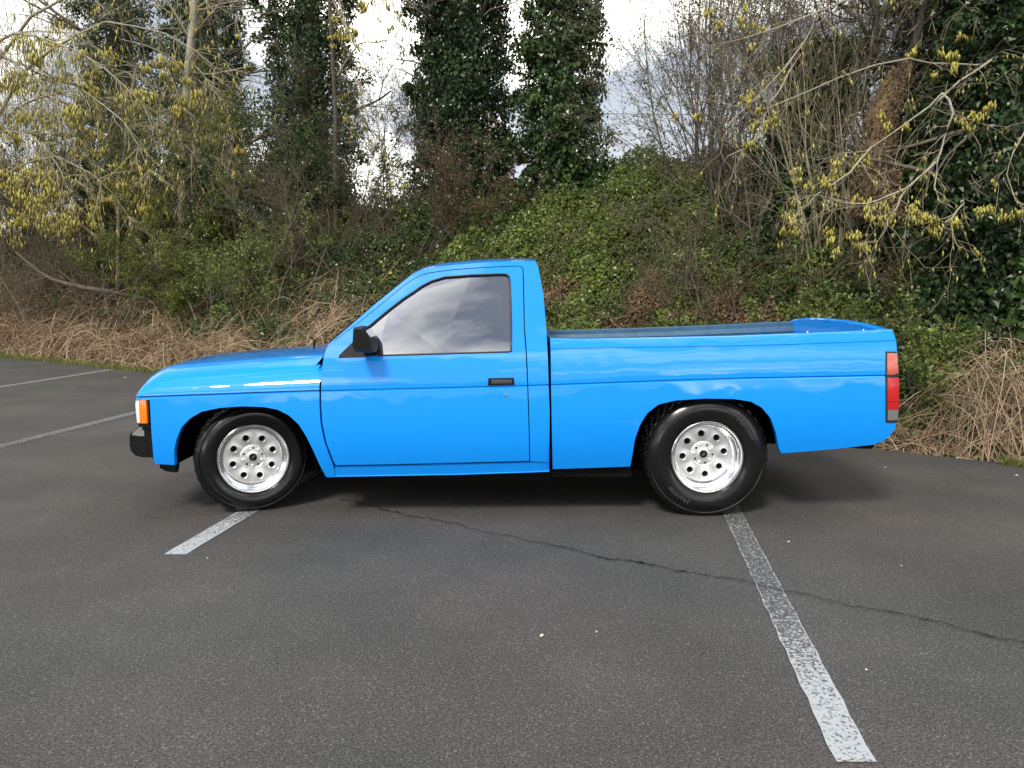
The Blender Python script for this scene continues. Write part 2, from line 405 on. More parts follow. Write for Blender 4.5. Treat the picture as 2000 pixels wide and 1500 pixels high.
tt = np.linspace(-60, 45, 240); ss = np.concatenate([np.linspace(-0.02, 8, 60), np.linspace(8.5, 60, 20)])
T, S = np.meshgrid(tt, ss, indexing='ij'); X, Y = xy_of(T, S)
Z = bank_z(X, Y); Z[:, 0] = -0.05; Z[:, 1:] += 0.004
V = np.stack([X, Y, Z], -1).reshape(-1, 3); n, m_ = T.shape
I = np.arange(n * m_).reshape(n, m_)
F = np.stack([I[:-1, :-1], I[1:, :-1], I[1:, 1:], I[:-1, 1:]], -1).reshape(-1, 4)
bank = big_mesh('earth_bank', V, F, M['soil'], smooth=True); tag(bank, 'dark earth bank rising behind the car park edge', 'bank', kind='structure')

# painted bay lines: each a sheet 4 mm above the asphalt
LD = Vector((0.141, 0.99, 0)).normalized(); LN = Vector((LD.y, -LD.x, 0))
ED = Vector((0.826, -0.563, 0))
def bay_line(k, near_s=None):
    c0 = {0: on_ground(1671, 1490), 1: on_ground(341, 1084), 2: on_ground(130, 840) - LD * 2.8, 3: on_ground(106, 739.5) - LD * 5.4,
          -1: on_ground(1671, 1490) + ED * 3.25}[k]
    ln = 5.55
    q = (0 - s_of(c0.x, c0.y)) / (NX * LD.x + NY * LD.y); ln = q - 0.12
    nseg = 60; w = 0.057
    vs, uvs = [], []
    # near end is cut along the edge direction
    shear = LD.x / LN.x
    for i in range(nseg + 1):
        d = ln * i / nseg
        for sd in (-1, 1):
            wob = 0.0025 * math.sin(d * 37 + sd * 2 + k) + 0.002 * math.sin(d * 91 + sd)
            off = (w + wob) * sd
            e = off * shear * max(0, 1 - i / 3.0)
            p = c0 + LD * (d + e) + LN * off
            vs.append((p.x, p.y, 0.004)); uvs.append(((sd + 1) / 2, d))
    me = bpy.data.meshes.new('parking_line')
    me.from_pydata(vs, [], [(2 * i, 2 * i + 1, 2 * i + 3, 2 * i + 2) for i in range(nseg)])
    uvl = me.uv_layers.new(name='UVMap')
    for lp in me.loops: uvl.data[lp.index].uv = uvs[lp.vertex_index]
    o = link('parking_line', me, M['line']); return o
for k, lab in ((0, 'worn white bay line running out from under the rear wheel'), (1, 'short white bay line end in front of the front wheel'),
               (2, 'white bay line ahead of the front bumper'), (3, 'far white bay line nearest the grass verge'), (-1, None)):
    o = bay_line(k); tag(o, lab or 'white bay line behind the truck', 'parking line', 'white painted bay lines', 'structure')

# crack
cp = [(665, 976), (700, 984), (760, 1000), (830, 1014), (900, 1030), (1000, 1050), (1055, 1062), (1110, 1075), (1230, 1097), (1330, 1118), (1400, 1130), (1460, 1138), (1480, 1144), (1540, 1158), (1600, 1170), (1660, 1184), (1730, 1196), (1790, 1210), (1850, 1224), (1900, 1238), (2000, 1255), (2150, 1285)]
cp = [on_ground(*q) for q in cp]
fine = []
for a, b in zip(cp[:-1], cp[1:]):
    L_ = (b - a).length; nn = max(2, int(L_ / 0.018))
    for i in range(nn): fine.append(a.lerp(b, i / nn))
vs, fs = [], []
wx = wy = 0
for i, p in enumerate(fine):
    wx = wx * 0.8 + rnd.gauss(0, 0.008); wy = wy * 0.8 + rnd.gauss(0, 0.0085)
    w = 0.0022 + 0.0034 * abs(rnd.gauss(0, 1)) * (0.6 + 0.4 * math.sin(i * 0.07))
    q = p + Vector((wx * 0.4, wy, 0))
    vs += [(q.x, q.y - w, 0.008), (q.x, q.y + w, 0.008)]
for i in range(len(fine) - 1): fs.append((2 * i, 2 * i + 2, 2 * i + 3, 2 * i + 1))
me = bpy.data.meshes.new('asphalt_crack'); me.from_pydata(vs, [], fs)
tag(link('asphalt_crack', me, M['crack']), 'thin jagged crack crossing the asphalt in front of the truck', 'crack', kind='structure')

# ------------------------------------------------------------------ vegetation builders
def norm(a): return a / (np.linalg.norm(a, axis=-1, keepdims=True) + 1e-9)

def leaf_arrays(C, N, tip, L, W, r, fold=0.18):
    n = len(C)
    N = norm(N); tip = norm(tip - N * np.sum(tip * N, -1, keepdims=True)); side = np.cross(N, tip)
    L = L[:, None]; W = W[:, None]
    f = N * (L * fold)
    V = np.stack([C - tip * L * 0.5, C + side * W * 0.5 + f - tip * L * 0.08, C + tip * L * 0.5 - f * 0.6, C - side * W * 0.5 + f - tip * L * 0.08], 1).reshape(-1, 3)
    b = np.arange(n)[:, None] * 4
    F = np.concatenate([b + np.array([[0, 1, 2]]), b + np.array([[0, 2, 3]])], 1).reshape(-1, 3)
    return V, F

def leaves_obj(name, C, N, tip, L, W, tint, mat_, parent=None, fold=0.18):
    V, F = leaf_arrays(C, N, tip, L, W, None, fold)
    return big_mesh(name, V, F, mat_, parent, np.repeat(np.clip(tint, 0, 1), 4))

def tubes_arrays(P, R, sides=3):
    """P (N,n,3) polylines, R (N,n) radii"""
    P = np.asarray(P, np.float64); R = np.asarray(R, np.float64)
    N, n, _ = P.shape
    d = np.gradient(P, axis=1); d = norm(d)
    ref = np.where(np.abs(d[..., 2:3]) > 0.85, np.array([[[1.0, 0, 0]]]), np.array([[[0, 0, 1.0]]]))
    u = norm(np.cross(d, ref)); w = np.cross(d, u)
    a = np.arange(sides) * 2 * math.pi / sides
    ring = P[:, :, None, :] + (u[:, :, None, :] * np.cos(a)[None, None, :, None] + w[:, :, None, :] * np.sin(a)[None, None, :, None]) * R[:, :, None, None]
    V = ring.reshape(-1, 3)
    idx = np.arange(N * n * sides).reshape(N, n, sides)
    A = idx[:, :-1, :]; B = idx[:, 1:, :]
    F = np.stack([A, np.roll(A, -1, 2), np.roll(B, -1, 2), B], -1).reshape(-1, 4)
    return V, F

def resample(pl, n):
    pl = np.asarray(pl, float)
    d = np.concatenate([[0], np.cumsum(np.linalg.norm(np.diff(pl, axis=0), axis=1))])
    q = np.linspace(0, d[-1], n)
    return np.stack([np.interp(q, d, pl[:, k]) for k in range(3)], -1)

def tubes_obj(name, paths, radii, mat_, parent=None, sides=3, n=6, tint=None, smooth=True):
    P = np.stack([resample(p, n) for p in paths]); R = np.stack([np.interp(np.linspace(0, 1, n), np.linspace(0, 1, len(r)), r) for r in radii])
    V, F = tubes_arrays(P, R, sides)
    if tint is not None: tint = np.repeat(tint, n * sides)
    return big_mesh(name, V, F, mat_, parent, tint, smooth)

def grow(start, d, length, rad, depth, out, g, droop=0.0, wig=0.25, kids=(3, 5), shrink=(0.45, 0.7), spread=0.7, steps=6, tips=None, minr=0.0016):
    """recursive branch: appends (level, points, radii) to out"""
    p = Vector(start); d = Vector(d).normalized()
    pts = [tuple(p)]; dirs = [d.copy()]
    st = length / steps
    for i in range(steps):
        d = (d + Vector((g.gauss(0, wig), g.gauss(0, wig), g.gauss(0, wig) - droop * (i + 1) / steps)) * 0.45).normalized()
        p = p + d * st; pts.append(tuple(p)); dirs.append(d.copy())
    r1 = max(minr, rad * 0.35)
    out.append((depth, pts, [rad + (r1 - rad) * i / steps for i in range(steps + 1)]))
    if tips is not None and depth <= 1:
        for q in pts[2:]: tips.append((Vector(q), d.copy()))
    if depth > 0:
        for k in range(g.randint(*kids)):
            i = g.randint(max(1, steps // 4), steps)
            q = Vector(pts[i]); bd = dirs[i]
            ax = bd.orthogonal().normalized(); ax.rotate(Matrix.Rotation(g.uniform(0, 6.28), 3, bd))
            nd = (bd + ax * g.uniform(0.35, 1.0) * spread * 1.3).normalized()
            rr = max(minr, (rad + (r1 - rad) * i / steps) * g.uniform(0.45, 0.7))
            grow(q, nd, length * g.uniform(*shrink), rr, depth - 1, out, g, droop, wig, kids, shrink, spread, steps, tips, minr)

def branches_obj(name, out, mat_, parent, thick=0.02, limb=None):
    """thick limbs get round sections, twigs three sides; joined"""
    for (lv, p, r) in out:
        if lv == 9:
            V, F = tubes_arrays(resample(p, 12)[None], np.interp(np.linspace(0, 1, 12), np.linspace(0, 1, len(r)), r)[None], 8)
            big_mesh('limb', V, F, limb or mat_, parent, None, True)
    out = [o_ for o_ in out if o_[0] != 9]
    Vs, Fs, b = [], [], 0
    for lo, hi, sd, n in ((thick, 9, 8, 9), (0.006, thick, 5, 7), (0, 0.006, 3, 6)):
        sel = [(p, r) for (_, p, r) in out if lo <= r[0] < hi]
        if not sel: continue
        P = np.stack([resample(p, n) for p, _ in sel]); R = np.stack([np.interp(np.linspace(0, 1, n), np.linspace(0, 1, len(r)), r) for _, r in sel])
        V, F = tubes_arrays(P, R, sd); Vs.append(V); Fs.append(F + b); b += len(V)
    o = big_mesh('twigs', np.concatenate(Vs), np.concatenate(Fs), mat_, parent, None, True)
    o['kind'] = 'stuff'
    return o

def trunk_mesh(name, pts, radii, mat_, parent, sides=14, seed=1):
    P = resample(pts, 26); R = np.interp(np.linspace(0, 1, 26), np.linspace(0, 1, len(radii)), radii)
    rr = np.random.RandomState(seed)
    V, F = tubes_arrays(P[None], R[None], sides)
    ax = np.repeat(P, sides, 0); k = 1 + 0.10 * noise2(V[:, 0] * 3 + V[:, 2] * .6, V[:, 1] * 3, seed, 1.0, 3)
    V = ax + (V - ax) * k[:, None]
    return big_mesh(name, V, F, mat_, parent, None, True)

def ivy_tree(label, px, s, h, rad, nleaf, seed, lean=(0, 0), leafmat='ivy_dark', limbs=4, z_from=0.0, leaf=(0.05, 0.085), lump=0.30, bark='bark', thin=0.0, taper=0.15):
    t, s_, _ = ts_at(px, s); x, y = xy_of(t, s); z0 = float(bank_z(np.array(x), np.array(y))) - 0.05
    root = empty('ivy_clad_tree', (x, y, z0))
    tag(root, label, 'tree', 'ivy clad trees on the bank')
    g = random.Random(seed); r = np.random.RandomState(seed)
    n = 8
    pts = [(lean[0] * (i / n) * h + g.gauss(0, 0.04), lean[1] * (i / n) * h + g.gauss(0, 0.04), h * i / n) for i in range(n + 1)]
    trunk_mesh('trunk', pts, [rad * 0.42, rad * 0.3, rad * 0.2], M[bark], root, seed=seed)
    out = []
    for i in range(limbs):
        k = g.uniform(0.25, 0.95); a = g.uniform(0, 6.28)
        p = Vector(pts[int(k * n)])
        grow(p, (math.cos(a), math.sin(a), g.uniform(0.1, 0.7)), rad * g.uniform(1.6, 3.0), rad * 0.05, 2, out, g, 0.1, 0.3, (3, 5), (0.4, 0.65), 0.8)
    if out: branches_obj('branch', out, M['twig'], root)
    # ivy shell: lumpy sleeve of leaves round the trunk
    zz = z_from + (h - z_from) * r.rand(nleaf); th = r.rand(nleaf) * 2 * math.pi
    lumpv = noise2(th * 1.1 + seed, zz * 0.75, seed, 1.6, 3)
    lump2 = noise2(th * 2.0, zz * 2.0, seed + 7, 1.1, 2)
    R = rad * (1 + lump * lumpv + 0.14 * lump2) * (1 - taper * zz / h)
    q = r.rand(nleaf) ** 0.42
    rr = R * (0.35 + 0.65 * q) + r.exponential(0.05, nleaf) * (r.rand(nleaf) < 0.25)
    nt_ = int(h * 26); tz = z_from + (h - z_from) * r.rand(nt_); ta = r.rand(nt_) * 6.283; ts_ = r.uniform(0.10, 0.26, nt_) * (0.6 + rad * 0.6)
    inb = r.rand(nleaf) < 0.42; wb = r.randint(0, nt_, nleaf)
    keep = (lump2 + 0.4 * lumpv + r.normal(0, 0.25, nleaf)) > (-1.0 + thin)
    ci = np.clip(zz / h * n, 0, n - 0.001); i0 = ci.astype(int); fr = (ci - i0)[:, None]
    pa = np.array(pts); ctr = pa[i0] * (1 - fr) + pa[np.minimum(i0 + 1, n)] * fr
    rad_d = np.stack([np.cos(th), np.sin(th), np.zeros(nleaf)], -1)
    C = ctr + rad_d * rr[:, None] + r.normal(0, 0.03, (nleaf, 3))
    tr_ = rad * (0.92 + lump * 0.9 * r.randn(nt_)) * (1 - taper * tz / h)
    ti = np.clip(tz / h * n, 0, n - 0.001); t0_ = ti.astype(int); tf = (ti - t0_)[:, None]
    tcn = pa[t0_] * (1 - tf) + pa[np.minimum(t0_ + 1, n)] * tf + np.stack([np.cos(ta) * tr_, np.sin(ta) * tr_, 0 * ta], -1)
    gq = r.normal(0, 1, (nleaf, 3)); gq = norm(gq) * (r.rand(nleaf) ** 0.4)[:, None]
    Cb = tcn[wb] + gq * ts_[wb][:, None] * np.array([1, 1, 0.8]); Cb[:, 2] -= 0.25 * np.abs(gq[:, 0]) * ts_[wb]
    C = np.where(inb[:, None], Cb, C); rad_d = np.where(inb[:, None], norm(gq + rad_d * 0.3), rad_d); keep = keep | inb
    N = rad_d + r.normal(0, 0.55, (nleaf, 3)) + np.array([0, 0, 0.45])
    tip = np.array([0, 0, -1.0]) + r.normal(0, 0.55, (nleaf, 3))
    L = leaf[0] + (leaf[1] - leaf[0]) * r.rand(nleaf) ** 1.5 * 1.25; tint = np.clip(0.40 + 0.19 * r.randn(nleaf) + 0.14 * lump2 + np.where(inb, (0.16 * r.randn(nt_))[wb] + 0.05, -0.05), 0, 1)
    k = keep
    o = leaves_obj('ivy', C[k], N[k], tip[k], L[k], (L * r.uniform(0.7, 0.95, nleaf))[k], tint[k], M[leafmat], root)
    o['kind'] = 'stuff'
    return root

def catkin_arrays(C, D, L, R):
    n = len(C); D = norm(D)
    u = norm(np.cross(D, np.array([0.3, 0.9, 0.2]))); w = np.cross(D, u)
    L = L[:, None]; R = R[:, None]
    V = np.stack([C, C + D * L * .3 + u * R, C + D * L * .3 + w * R, C + D * L * .3 - u * R, C + D * L * .3 - w * R, C + D * L], 1).reshape(-1, 3)
    b = np.arange(n)[:, None] * 6
    T = []
    for a, c in ((1, 2), (2, 3), (3, 4), (4, 1)): T += [[0, c, a], [5, a, c]]
    F = (b[:, None, :] + np.array(T)[None]).reshape(-1, 3)
    return V, F

def catkin_obj(name, pts, root, seed, L=(0.05, 0.11), rad=0.0085):
    r = np.random.RandomState(seed); C = np.array(pts); n = len(C)
    D = np.array([0, 0, -1.0]) + r.normal(0, 0.16, (n, 3))
    V, F = catkin_arrays(C, D, r.uniform(*L, n), np.full(n, rad) * r.uniform(0.7, 1.2, n))
    o = big_mesh(name, V, F, M['catkin'], root, np.repeat(np.clip(r.normal(0.5, 0.25, n), 0, 1), 6), True)
    o['kind'] = 'stuff'; return o

def sprig(pos, nd, out, g, tips, length, rad, depth, **kw):
    grow(pos, nd, length, rad, depth, out, g, tips=tips, **kw)

# ------------------------------------------------------------------ ground cover on the bank
def cover(name, label, zones, n, mat_, seed, leaf=(0.035, 0.065), thick=(0.1, 0.5), up=0.6, tintoff=0.0, cat='undergrowth', flat=0.35):
    """leaves in a mound layer over the bank; zones: (px, s, radius along the bank, radius up it, weight)"""
    r = np.random.RandomState(seed)
    w = np.array([z[4] * z[2] * z[3] for z in zones], float); w /= w.sum()
    zi = r.choice(len(zones), n, p=w)
    c = np.array([[ts_at(z[0], z[1])[0], z[1], z[2], z[3]] for z in zones])[zi]
    a = r.rand(n) * 2 * math.pi; q = np.sqrt(r.rand(n)) * (0.8 + 0.35 * r.rand(n))
    t = c[:, 0] + np.cos(a) * q * c[:, 2]; s = np.maximum(0.12, c[:, 1] + np.sin(a) * q * c[:, 3])
    x, y = xy_of(t, s)
    lump = noise2(t, s * 1.25, seed, 1.15, 3); l2 = noise2(t, s, seed + 5, 0.42, 2)
    th = np.clip(thick[0] + (thick[1] - thick[0]) * (0.5 + 0.55 * lump) + 0.10 * l2, 0.03, None) * np.clip(s / 0.5, 0.35, 1)
    v = r.rand(n) ** 0.5
    z = bank_z(x, y) + th * v + r.exponential(0.03, n) * (r.rand(n) < 0.2)
    C = np.stack([x, y, z], -1)
    N = np.array([-NX * 0.55, -NY * 0.55, up]) + r.normal(0, 0.5, (n, 3))
    tip = np.array([-NX * 0.4, -NY * 0.4, -0.5]) + r.normal(0, 0.6, (n, 3))
    L = r.uniform(*leaf, n)
    tint = np.clip(0.42 + tintoff + 0.19 * r.randn(n) + 0.16 * l2 + 0.10 * lump, 0, 1)
    o = leaves_obj(name, C, N, tip, L, L * r.uniform(0.55, 0.85, n), tint, M[mat_])
    tag(o, label, cat, kind='stuff'); return o

cover('bramble_leaves', 'green bramble leaves over the bank above the truck bed',
      [(1000, 1.9, 2.3, 0.9, 1), (1180, 1.6, 2.0, 1.0, 1), (1350, 1.7, 1.8, 1.1, 0.8), (900, 2.3, 1.5, 1.0, 0.7), (1120, 3.2, 2.0, 1.2, 1.0), (1260, 3.9, 2.0, 1.2, 1.0), (1560, 0.8, 1.0, 0.7, 1.0), (1720, 0.7, 0.7, 0.6, 1.0), (430, 2.0, 2.4, 0.9, 0.4), (1620, 2.6, 1.5, 1.6, 0.4), (1050, 4.3, 3.5, 0.9, 0.8)],
      150000, 'bramble', 21, leaf=(0.04, 0.075), thick=(0.15, 0.75))
cover('ivy_carpet', 'dark ivy leaves carpeting the shaded bank',
      [(760, 2.0, 2.6, 1.5, 0.9), (560, 2.2, 3.2, 1.4, 0.9), (300, 2.8, 4.0, 1.4, 0.8), (1450, 2.4, 2.4, 1.6, 0.9), (1750, 2.0, 2.4, 1.4, 1.2), (1900, 1.2, 1.2, 1.1, 1.5), (1050, 4.2, 6.0, 1.0, 0.5), (1200, 1.2, 2.6, 0.6, 0.8), (1500, 1.2, 1.6, 0.8, 0.9), (100, 4.0, 6.0, 1.4, 0.5)],
      150000, 'ivy', 22, tintoff=-0.02, leaf=(0.04, 0.075), thick=(0.12, 0.7))
cover('drab_undergrowth', 'drab olive undergrowth leaves on the bank behind the cab',
      [(650, 1.5, 2.2, 0.8, 1), (450, 2.2, 3.0, 1.2, 0.8), (800, 1.6, 1.6, 0.9, 1), (1450, 1.7, 2.2, 1.0, 0.8), (1300, 2.8, 2.0, 1.2, 0.8), (200, 2.6, 4.0, 1.4, 0.7), (1700, 1.7, 1.6, 1.3, 0.8)],
      70000, 'drab', 23, leaf=(0.03, 0.055), thick=(0.12, 0.7))
cover('leaf_litter', 'brown dead leaves along the foot of the bank behind the truck bed',
      [(1100, 0.55, 1.1, 0.5, 1), (1260, 0.5, 1.0, 0.45, 1), (1420, 0.42, 1.0, 0.4, 0.9), (900, 0.7, 1.6, 0.6, 1), (600, 0.8, 2.5, 0.7, 0.9), (250, 0.9, 3.0, 0.7, 0.9), (0, 1.0, 3.0, 0.9, 0.9), (1850, 0.3, 0.9, 0.35, 0.6), (1960, 0.3, 0.8, 0.35, 0.6), (1720, 0.3, 0.6, 0.3, 0.7)],
      62000, 'brown', 24, leaf=(0.03, 0.06), thick=(0.06, 0.42))

cover('leaf_litter', 'band of russet dead leaves showing just over the truck bed',
      [(1090, 1.80, 0.7, 0.28, 1), (1200, 1.72, 0.9, 0.28, 1), (1320, 1.62, 0.9, 0.26, 1), (1430, 1.50, 0.6, 0.24, .8)],
      30000, 'brown', 25, leaf=(0.03, 0.055), thick=(0.35, 0.70))

cover('bank_undergrowth', 'mixed green undergrowth carrying on along the bank past the dead brambles',
      [(2300, 1.2, 1.4, 1.0, 1), (2450, 2.4, 2.6, 1.8, 1), (2900, 1.8, 3.0, 1.6, 1), (3300, 3.2, 4.0, 2.4, 1)], 42000, 'ivy', 26, leaf=(0.06, 0.11), thick=(0.2, 1.5))
cover('bank_undergrowth', 'mixed olive undergrowth carrying on along the bank beyond the grass verge',
      [(-200, 2.2, 4.0, 1.6, 1), (-350, 2.4, 6.0, 1.8, 1), (-550, 2.4, 9.0, 2.0, 1)], 42000, 'drab', 27, leaf=(0.07, 0.13), thick=(0.2, 1.6))

# arching dead canes
def canes(name, label, zones, n, seed, size=(0.5, 1.5), height=(0.25, 0.8), rad=(0.0022, 0.0050), mat_='cane', npt=9, low=0.02, cat='brambles', base=0.0):
    r = np.random.RandomState(seed)
    w = np.array([z[4] * z[2] * z[3] for z in zones], float); w /= w.sum()
    zi = r.choice(len(zones), n, p=w)
    c = np.array([[ts_at(z[0], z[1])[0], z[1], z[2], z[3]] for z in zones])[zi]
    a = r.rand(n) * 2 * math.pi; q = np.sqrt(r.rand(n))
    t = c[:, 0] + np.cos(a) * q * c[:, 2]; s = np.maximum(0.15, c[:, 1] + np.sin(a) * q * c[:, 3])
    x, y = xy_of(t, s)
    L = r.uniform(*size, n); H = r.uniform(*height, n) * np.clip(0.75 + 0.7 * noise2(t, s, seed, 1.5, 2), 0.25, 1.5); az = r.rand(n) * 2 * math.pi
    u = np.linspace(0, 1, npt)[None, :]
    arch = 4 * u * (1 - u); skew = r.uniform(0.6, 1.5, n)[:, None]
    uu = u ** skew
    px_ = x[:, None] + np.cos(az)[:, None] * (uu - 0.5) * L[:, None]; py_ = y[:, None] + np.sin(az)[:, None] * (uu - 0.5) * L[:, None]
    bend = r.normal(0, 0.12, n)[:, None] * np.sin(u * math.pi) * L[:, None]
    px_ = px_ - np.sin(az)[:, None] * bend; py_ = py_ + np.cos(az)[:, None] * bend
    sm = s_of(px_, py_)
    back = np.minimum(sm - 0.06, 0); px_ -= NX * back; py_ -= NY * back      # canes stay on the bank side of the kerb line
    gz = bank_z(px_, py_)
    tilt = np.where(r.rand(n) < 0.25, r.uniform(0.6, 1.0, n), r.uniform(-0.15, 0.6, n))[:, None]
    pz_ = gz + low + base * r.rand(n)[:, None] + H[:, None] * (arch * (1 - np.abs(tilt)) + tilt * u) + r.normal(0, 0.015, (n, npt))
    pz_ = np.maximum(pz_, gz + 0.01)
    P = np.stack([px_, py_, pz_], -1)
    R = r.uniform(*rad, n)[:, None] * np.linspace(1.1, 0.5, npt)[None]
    V, F = tubes_arrays(P, R, 3)
    tint = np.repeat(np.clip(r.normal(0.5, 0.24, n), 0, 1), npt * 3)
    o = big_mesh(name, V, F, M[mat_], None, tint, True)
    tag(o, label, cat, kind='stuff'); return o

LEFTZ = [(120, 1.0, 2.4, 0.8, 1), (-60, 1.1, 2.2, 0.9, 1), (300, 0.75, 2.0, 0.6, 1.0), (420, 0.55, 1.2, 0.45, 1.2), (560, 0.95, 1.5, 0.75, 1.3), (700, 1.15, 1.2, 0.85, 1.3), (800, 1.1, 0.9, 0.8, 0.8)]
RIGHTZ = [(1880, 0.45, 0.75, 0.40, 1.2), (1980, 0.45, 0.8, 0.42, 1.2), (1790, 0.38, 0.5, 0.30, 0.8), (2150, 0.6, 1.0, 0.5, 0.8)]
canes('dead_bramble_tangle', 'tan dead bramble canes heaped along the bank foot ahead of the truck', LEFTZ, 4600, 31, (0.4, 1.7), (0.10, 0.72), (0.003, 0.0085))
canes('dead_bramble_tangle', 'higher mound of tan dead brambles on the bank beside the windscreen', [(620, 1.5, 1.3, 0.6, 1), (740, 1.55, 1.0, 0.6, 1), (500, 1.2, 1.0, 0.5, .7)], 1300, 38, (0.4, 1.8), (0.12, 0.65), (0.003, 0.008))
canes('dead_bramble_tangle', 'tan dead bramble canes piled behind the tail light', RIGHTZ, 1500, 32, (0.25, 1.2), (0.08, 0.72), (0.0014, 0.0042))
canes('arching_canes', 'long arching bramble canes springing over the dead tangle behind the tail light', [(1880, 0.7, 0.8, 0.5, 1), (1980, 0.8, 0.7, 0.6, 1)], 46, 33, (0.9, 2.0), (0.5, 1.15), (0.0028, 0.0045))
canes('arching_canes', 'long pale arching canes over the tangle beside the windscreen', [(620, 0.9, 1.2, 0.6, 1), (760, 0.9, 0.8, 0.6, 1), (250, 1.3, 2.6, 0.8, 0.8)], 110, 34, (1.0, 2.4), (0.5, 1.2), (0.004, 0.0075))
canes('bramble_stems', 'thin brown bramble stems woven through the green bank', [(1000, 2.0, 3.0, 1.2, 0.7), (1400, 2.2, 2.6, 1.5, 1.6), (600, 2.2, 4.0, 1.4, 1.3), (200, 2.6, 4.5, 1.6, 1.4), (1750, 1.6, 1.8, 1.2, 1.2)], 1700, 35, (0.5, 1.8), (0.3, 1.0), (0.0022, 0.0048), 'stem', base=0.25)

# dry bracts and broken bits among the dead canes
cover('dry_bramble_litter', 'straw coloured dead leaves caught in the dead brambles ahead of the truck', LEFTZ, 22000, 'straw', 36, leaf=(0.02, 0.055), thick=(0.08, 0.55))
cover('dry_bramble_litter', 'straw coloured dead leaves caught in the dead brambles behind the tail light', RIGHTZ, 5000, 'straw', 37, leaf=(0.015, 0.035), thick=(0.05, 0.42))

# grass strip
def grass(name, label, t0, t1, s0, s1, n, seed, h=(0.04, 0.12)):
    r = np.random.RandomState(seed)
    t = r.uniform(t0, t1, n); s = s0 + (s1 - s0) * r.rand(n) ** 1.3 + 0.05 * noise2(t, t * 0, seed, 0.6, 2)
    x, y = xy_of(t, s); z = np.maximum(bank_z(x, y), 0)
    C = np.stack([x, y, z], -1); H = r.uniform(*h, n)[:, None]
    d = np.stack([r.normal(0, 0.5, n), r.normal(0, 0.5, n), np.ones(n)], -1); d = norm(d)
    sd = norm(np.cross(d, r.normal(0, 1, (n, 3)))) * r.uniform(0.003, 0.006, n)[:, None]
    V = np.stack([C - sd, C + sd, C + d * H * .6 + sd * .7, C + d * H + np.array([0, 0, -0.01])], 1).reshape(-1, 3)
    b = np.arange(n)[:, None] * 4
    F = np.concatenate([b + [[0, 1, 2]], b + [[0, 2, 3]]], 1).reshape(-1, 3)
    o = big_mesh(name, V, F, M['grass'], None, np.repeat(np.clip(r.normal(.5, .25, n), 0, 1), 4))
    tag(o, label, 'grass', kind='stuff')
tl = ts_at(-150, 0)[0]
grass('grass', 'strip of short green grass along the far asphalt edge', tl - 3, ts_at(330, 0)[0], -0.02, 0.75, 26000, 41)
grass('grass', 'tuft of grass at the asphalt edge by the dead brambles', ts_at(1975, 0)[0], ts_at(2080, 0)[0], -0.05, 0.25, 1200, 42, (0.03, 0.10))

# ------------------------------------------------------------------ trees on the bank
ivy_tree('tall ivy clad trunk, left of the two wide ones above the cab', 908, 4.3, 7.6, 0.86, 62000, 101, (0.0, 0), limbs=3, lump=0.22)
ivy_tree('ivy clad trunk beside the open sky patch above the truck bed', 1096, 4.3, 7.2, 0.66, 46000, 102, (0.0, 0), limbs=4, leafmat='ivy', thin=0.2, lump=0.2)
ivy_tree('ivy clad tree between the two sky gaps above the windscreen', 622, 4.4, 8.2, 0.90, 50000, 103, (0.0, 0), limbs=5, thin=0.25, lump=0.3)
ivy_tree('broad dark ivy clad tree behind the yellow catkin tree', 425, 4.2, 8.8, 0.85, 48000, 104, (-0.005, 0), limbs=6, lump=0.32, thin=0.1)
ivy_tree('dark ivy clad tree with a pale stem in front of it', 270, 4.6, 9.2, 1.1, 50000, 105, (-0.01, 0), limbs=6, lump=0.4, thin=0.3)
ivy_tree('low leaning trunk smothered in dark ivy beside the dead brambles', 1945, 2.0, 5.4, 0.62, 46000, 106, (0.02, 0), limbs=5, lump=0.3, leafmat='ivy_dark', leaf=(0.04, 0.07))
ivy_tree('bushy ivy clad stem behind the broken trunk', 1810, 3.2, 5.6, 0.60, 34000, 107, (0.0, 0), limbs=5, lump=0.4, thin=0.2, leafmat='ivy')
ivy_tree('slim ivy clad stem among the bare shrubs left of the broken trunk', 1560, 3.0, 2.6, 0.42, 18000, 108, (0.0, 0), limbs=4, lump=0.45, thin=0.2, leafmat='ivy', z_from=0.2)

def shrub(name, label, cat, group, px, s, h, nst, seed, depth=3, spread=0.5, twig='twig', leaf=None, nleaf=0, droop=0.0, rad=0.016, kids=(3, 5), lsize=(0.02, 0.04), lean=(0, 0, 0), wid=0.25):
    t, s_, _ = ts_at(px, s); x, y = xy_of(t, s); z0 = float(bank_z(np.array(x), np.array(y))) - 0.03
    root = empty(name, (x, y, z0)); tag(root, label, cat, group)
    g = random.Random(seed); out, tips = [], []
    for i in range(nst):
        a = g.uniform(0, 6.28)
        grow((g.gauss(0, wid), g.gauss(0, wid), 0), (math.cos(a) * spread * g.random() + lean[0], math.sin(a) * spread * g.random() + lean[1], 1 + lean[2]), h * g.uniform(0.6, 1.0), rad * g.uniform(0.5, 1.1), depth, out, g, droop, 0.22, kids, (0.35, 0.6), 0.62, 6, tips)
    branches_obj('stem', out, M[twig], root)
    if leaf and tips:
        r = np.random.RandomState(seed); n = nleaf
        ii = r.randint(0, len(tips), n); C = np.array([tuple(tips[i][0]) for i in ii]) + r.normal(0, 0.02, (n, 3))
        L = r.uniform(*lsize, n)
        o = leaves_obj('foliage', C, r.normal(0, 1, (n, 3)) + [0, 0, 0.5], r.normal(0, 1, (n, 3)) + [0, 0, -0.4], L, L * 0.6, r.normal(0.5, 0.25, n), M[leaf], root)
        o['kind'] = 'stuff'
    return root

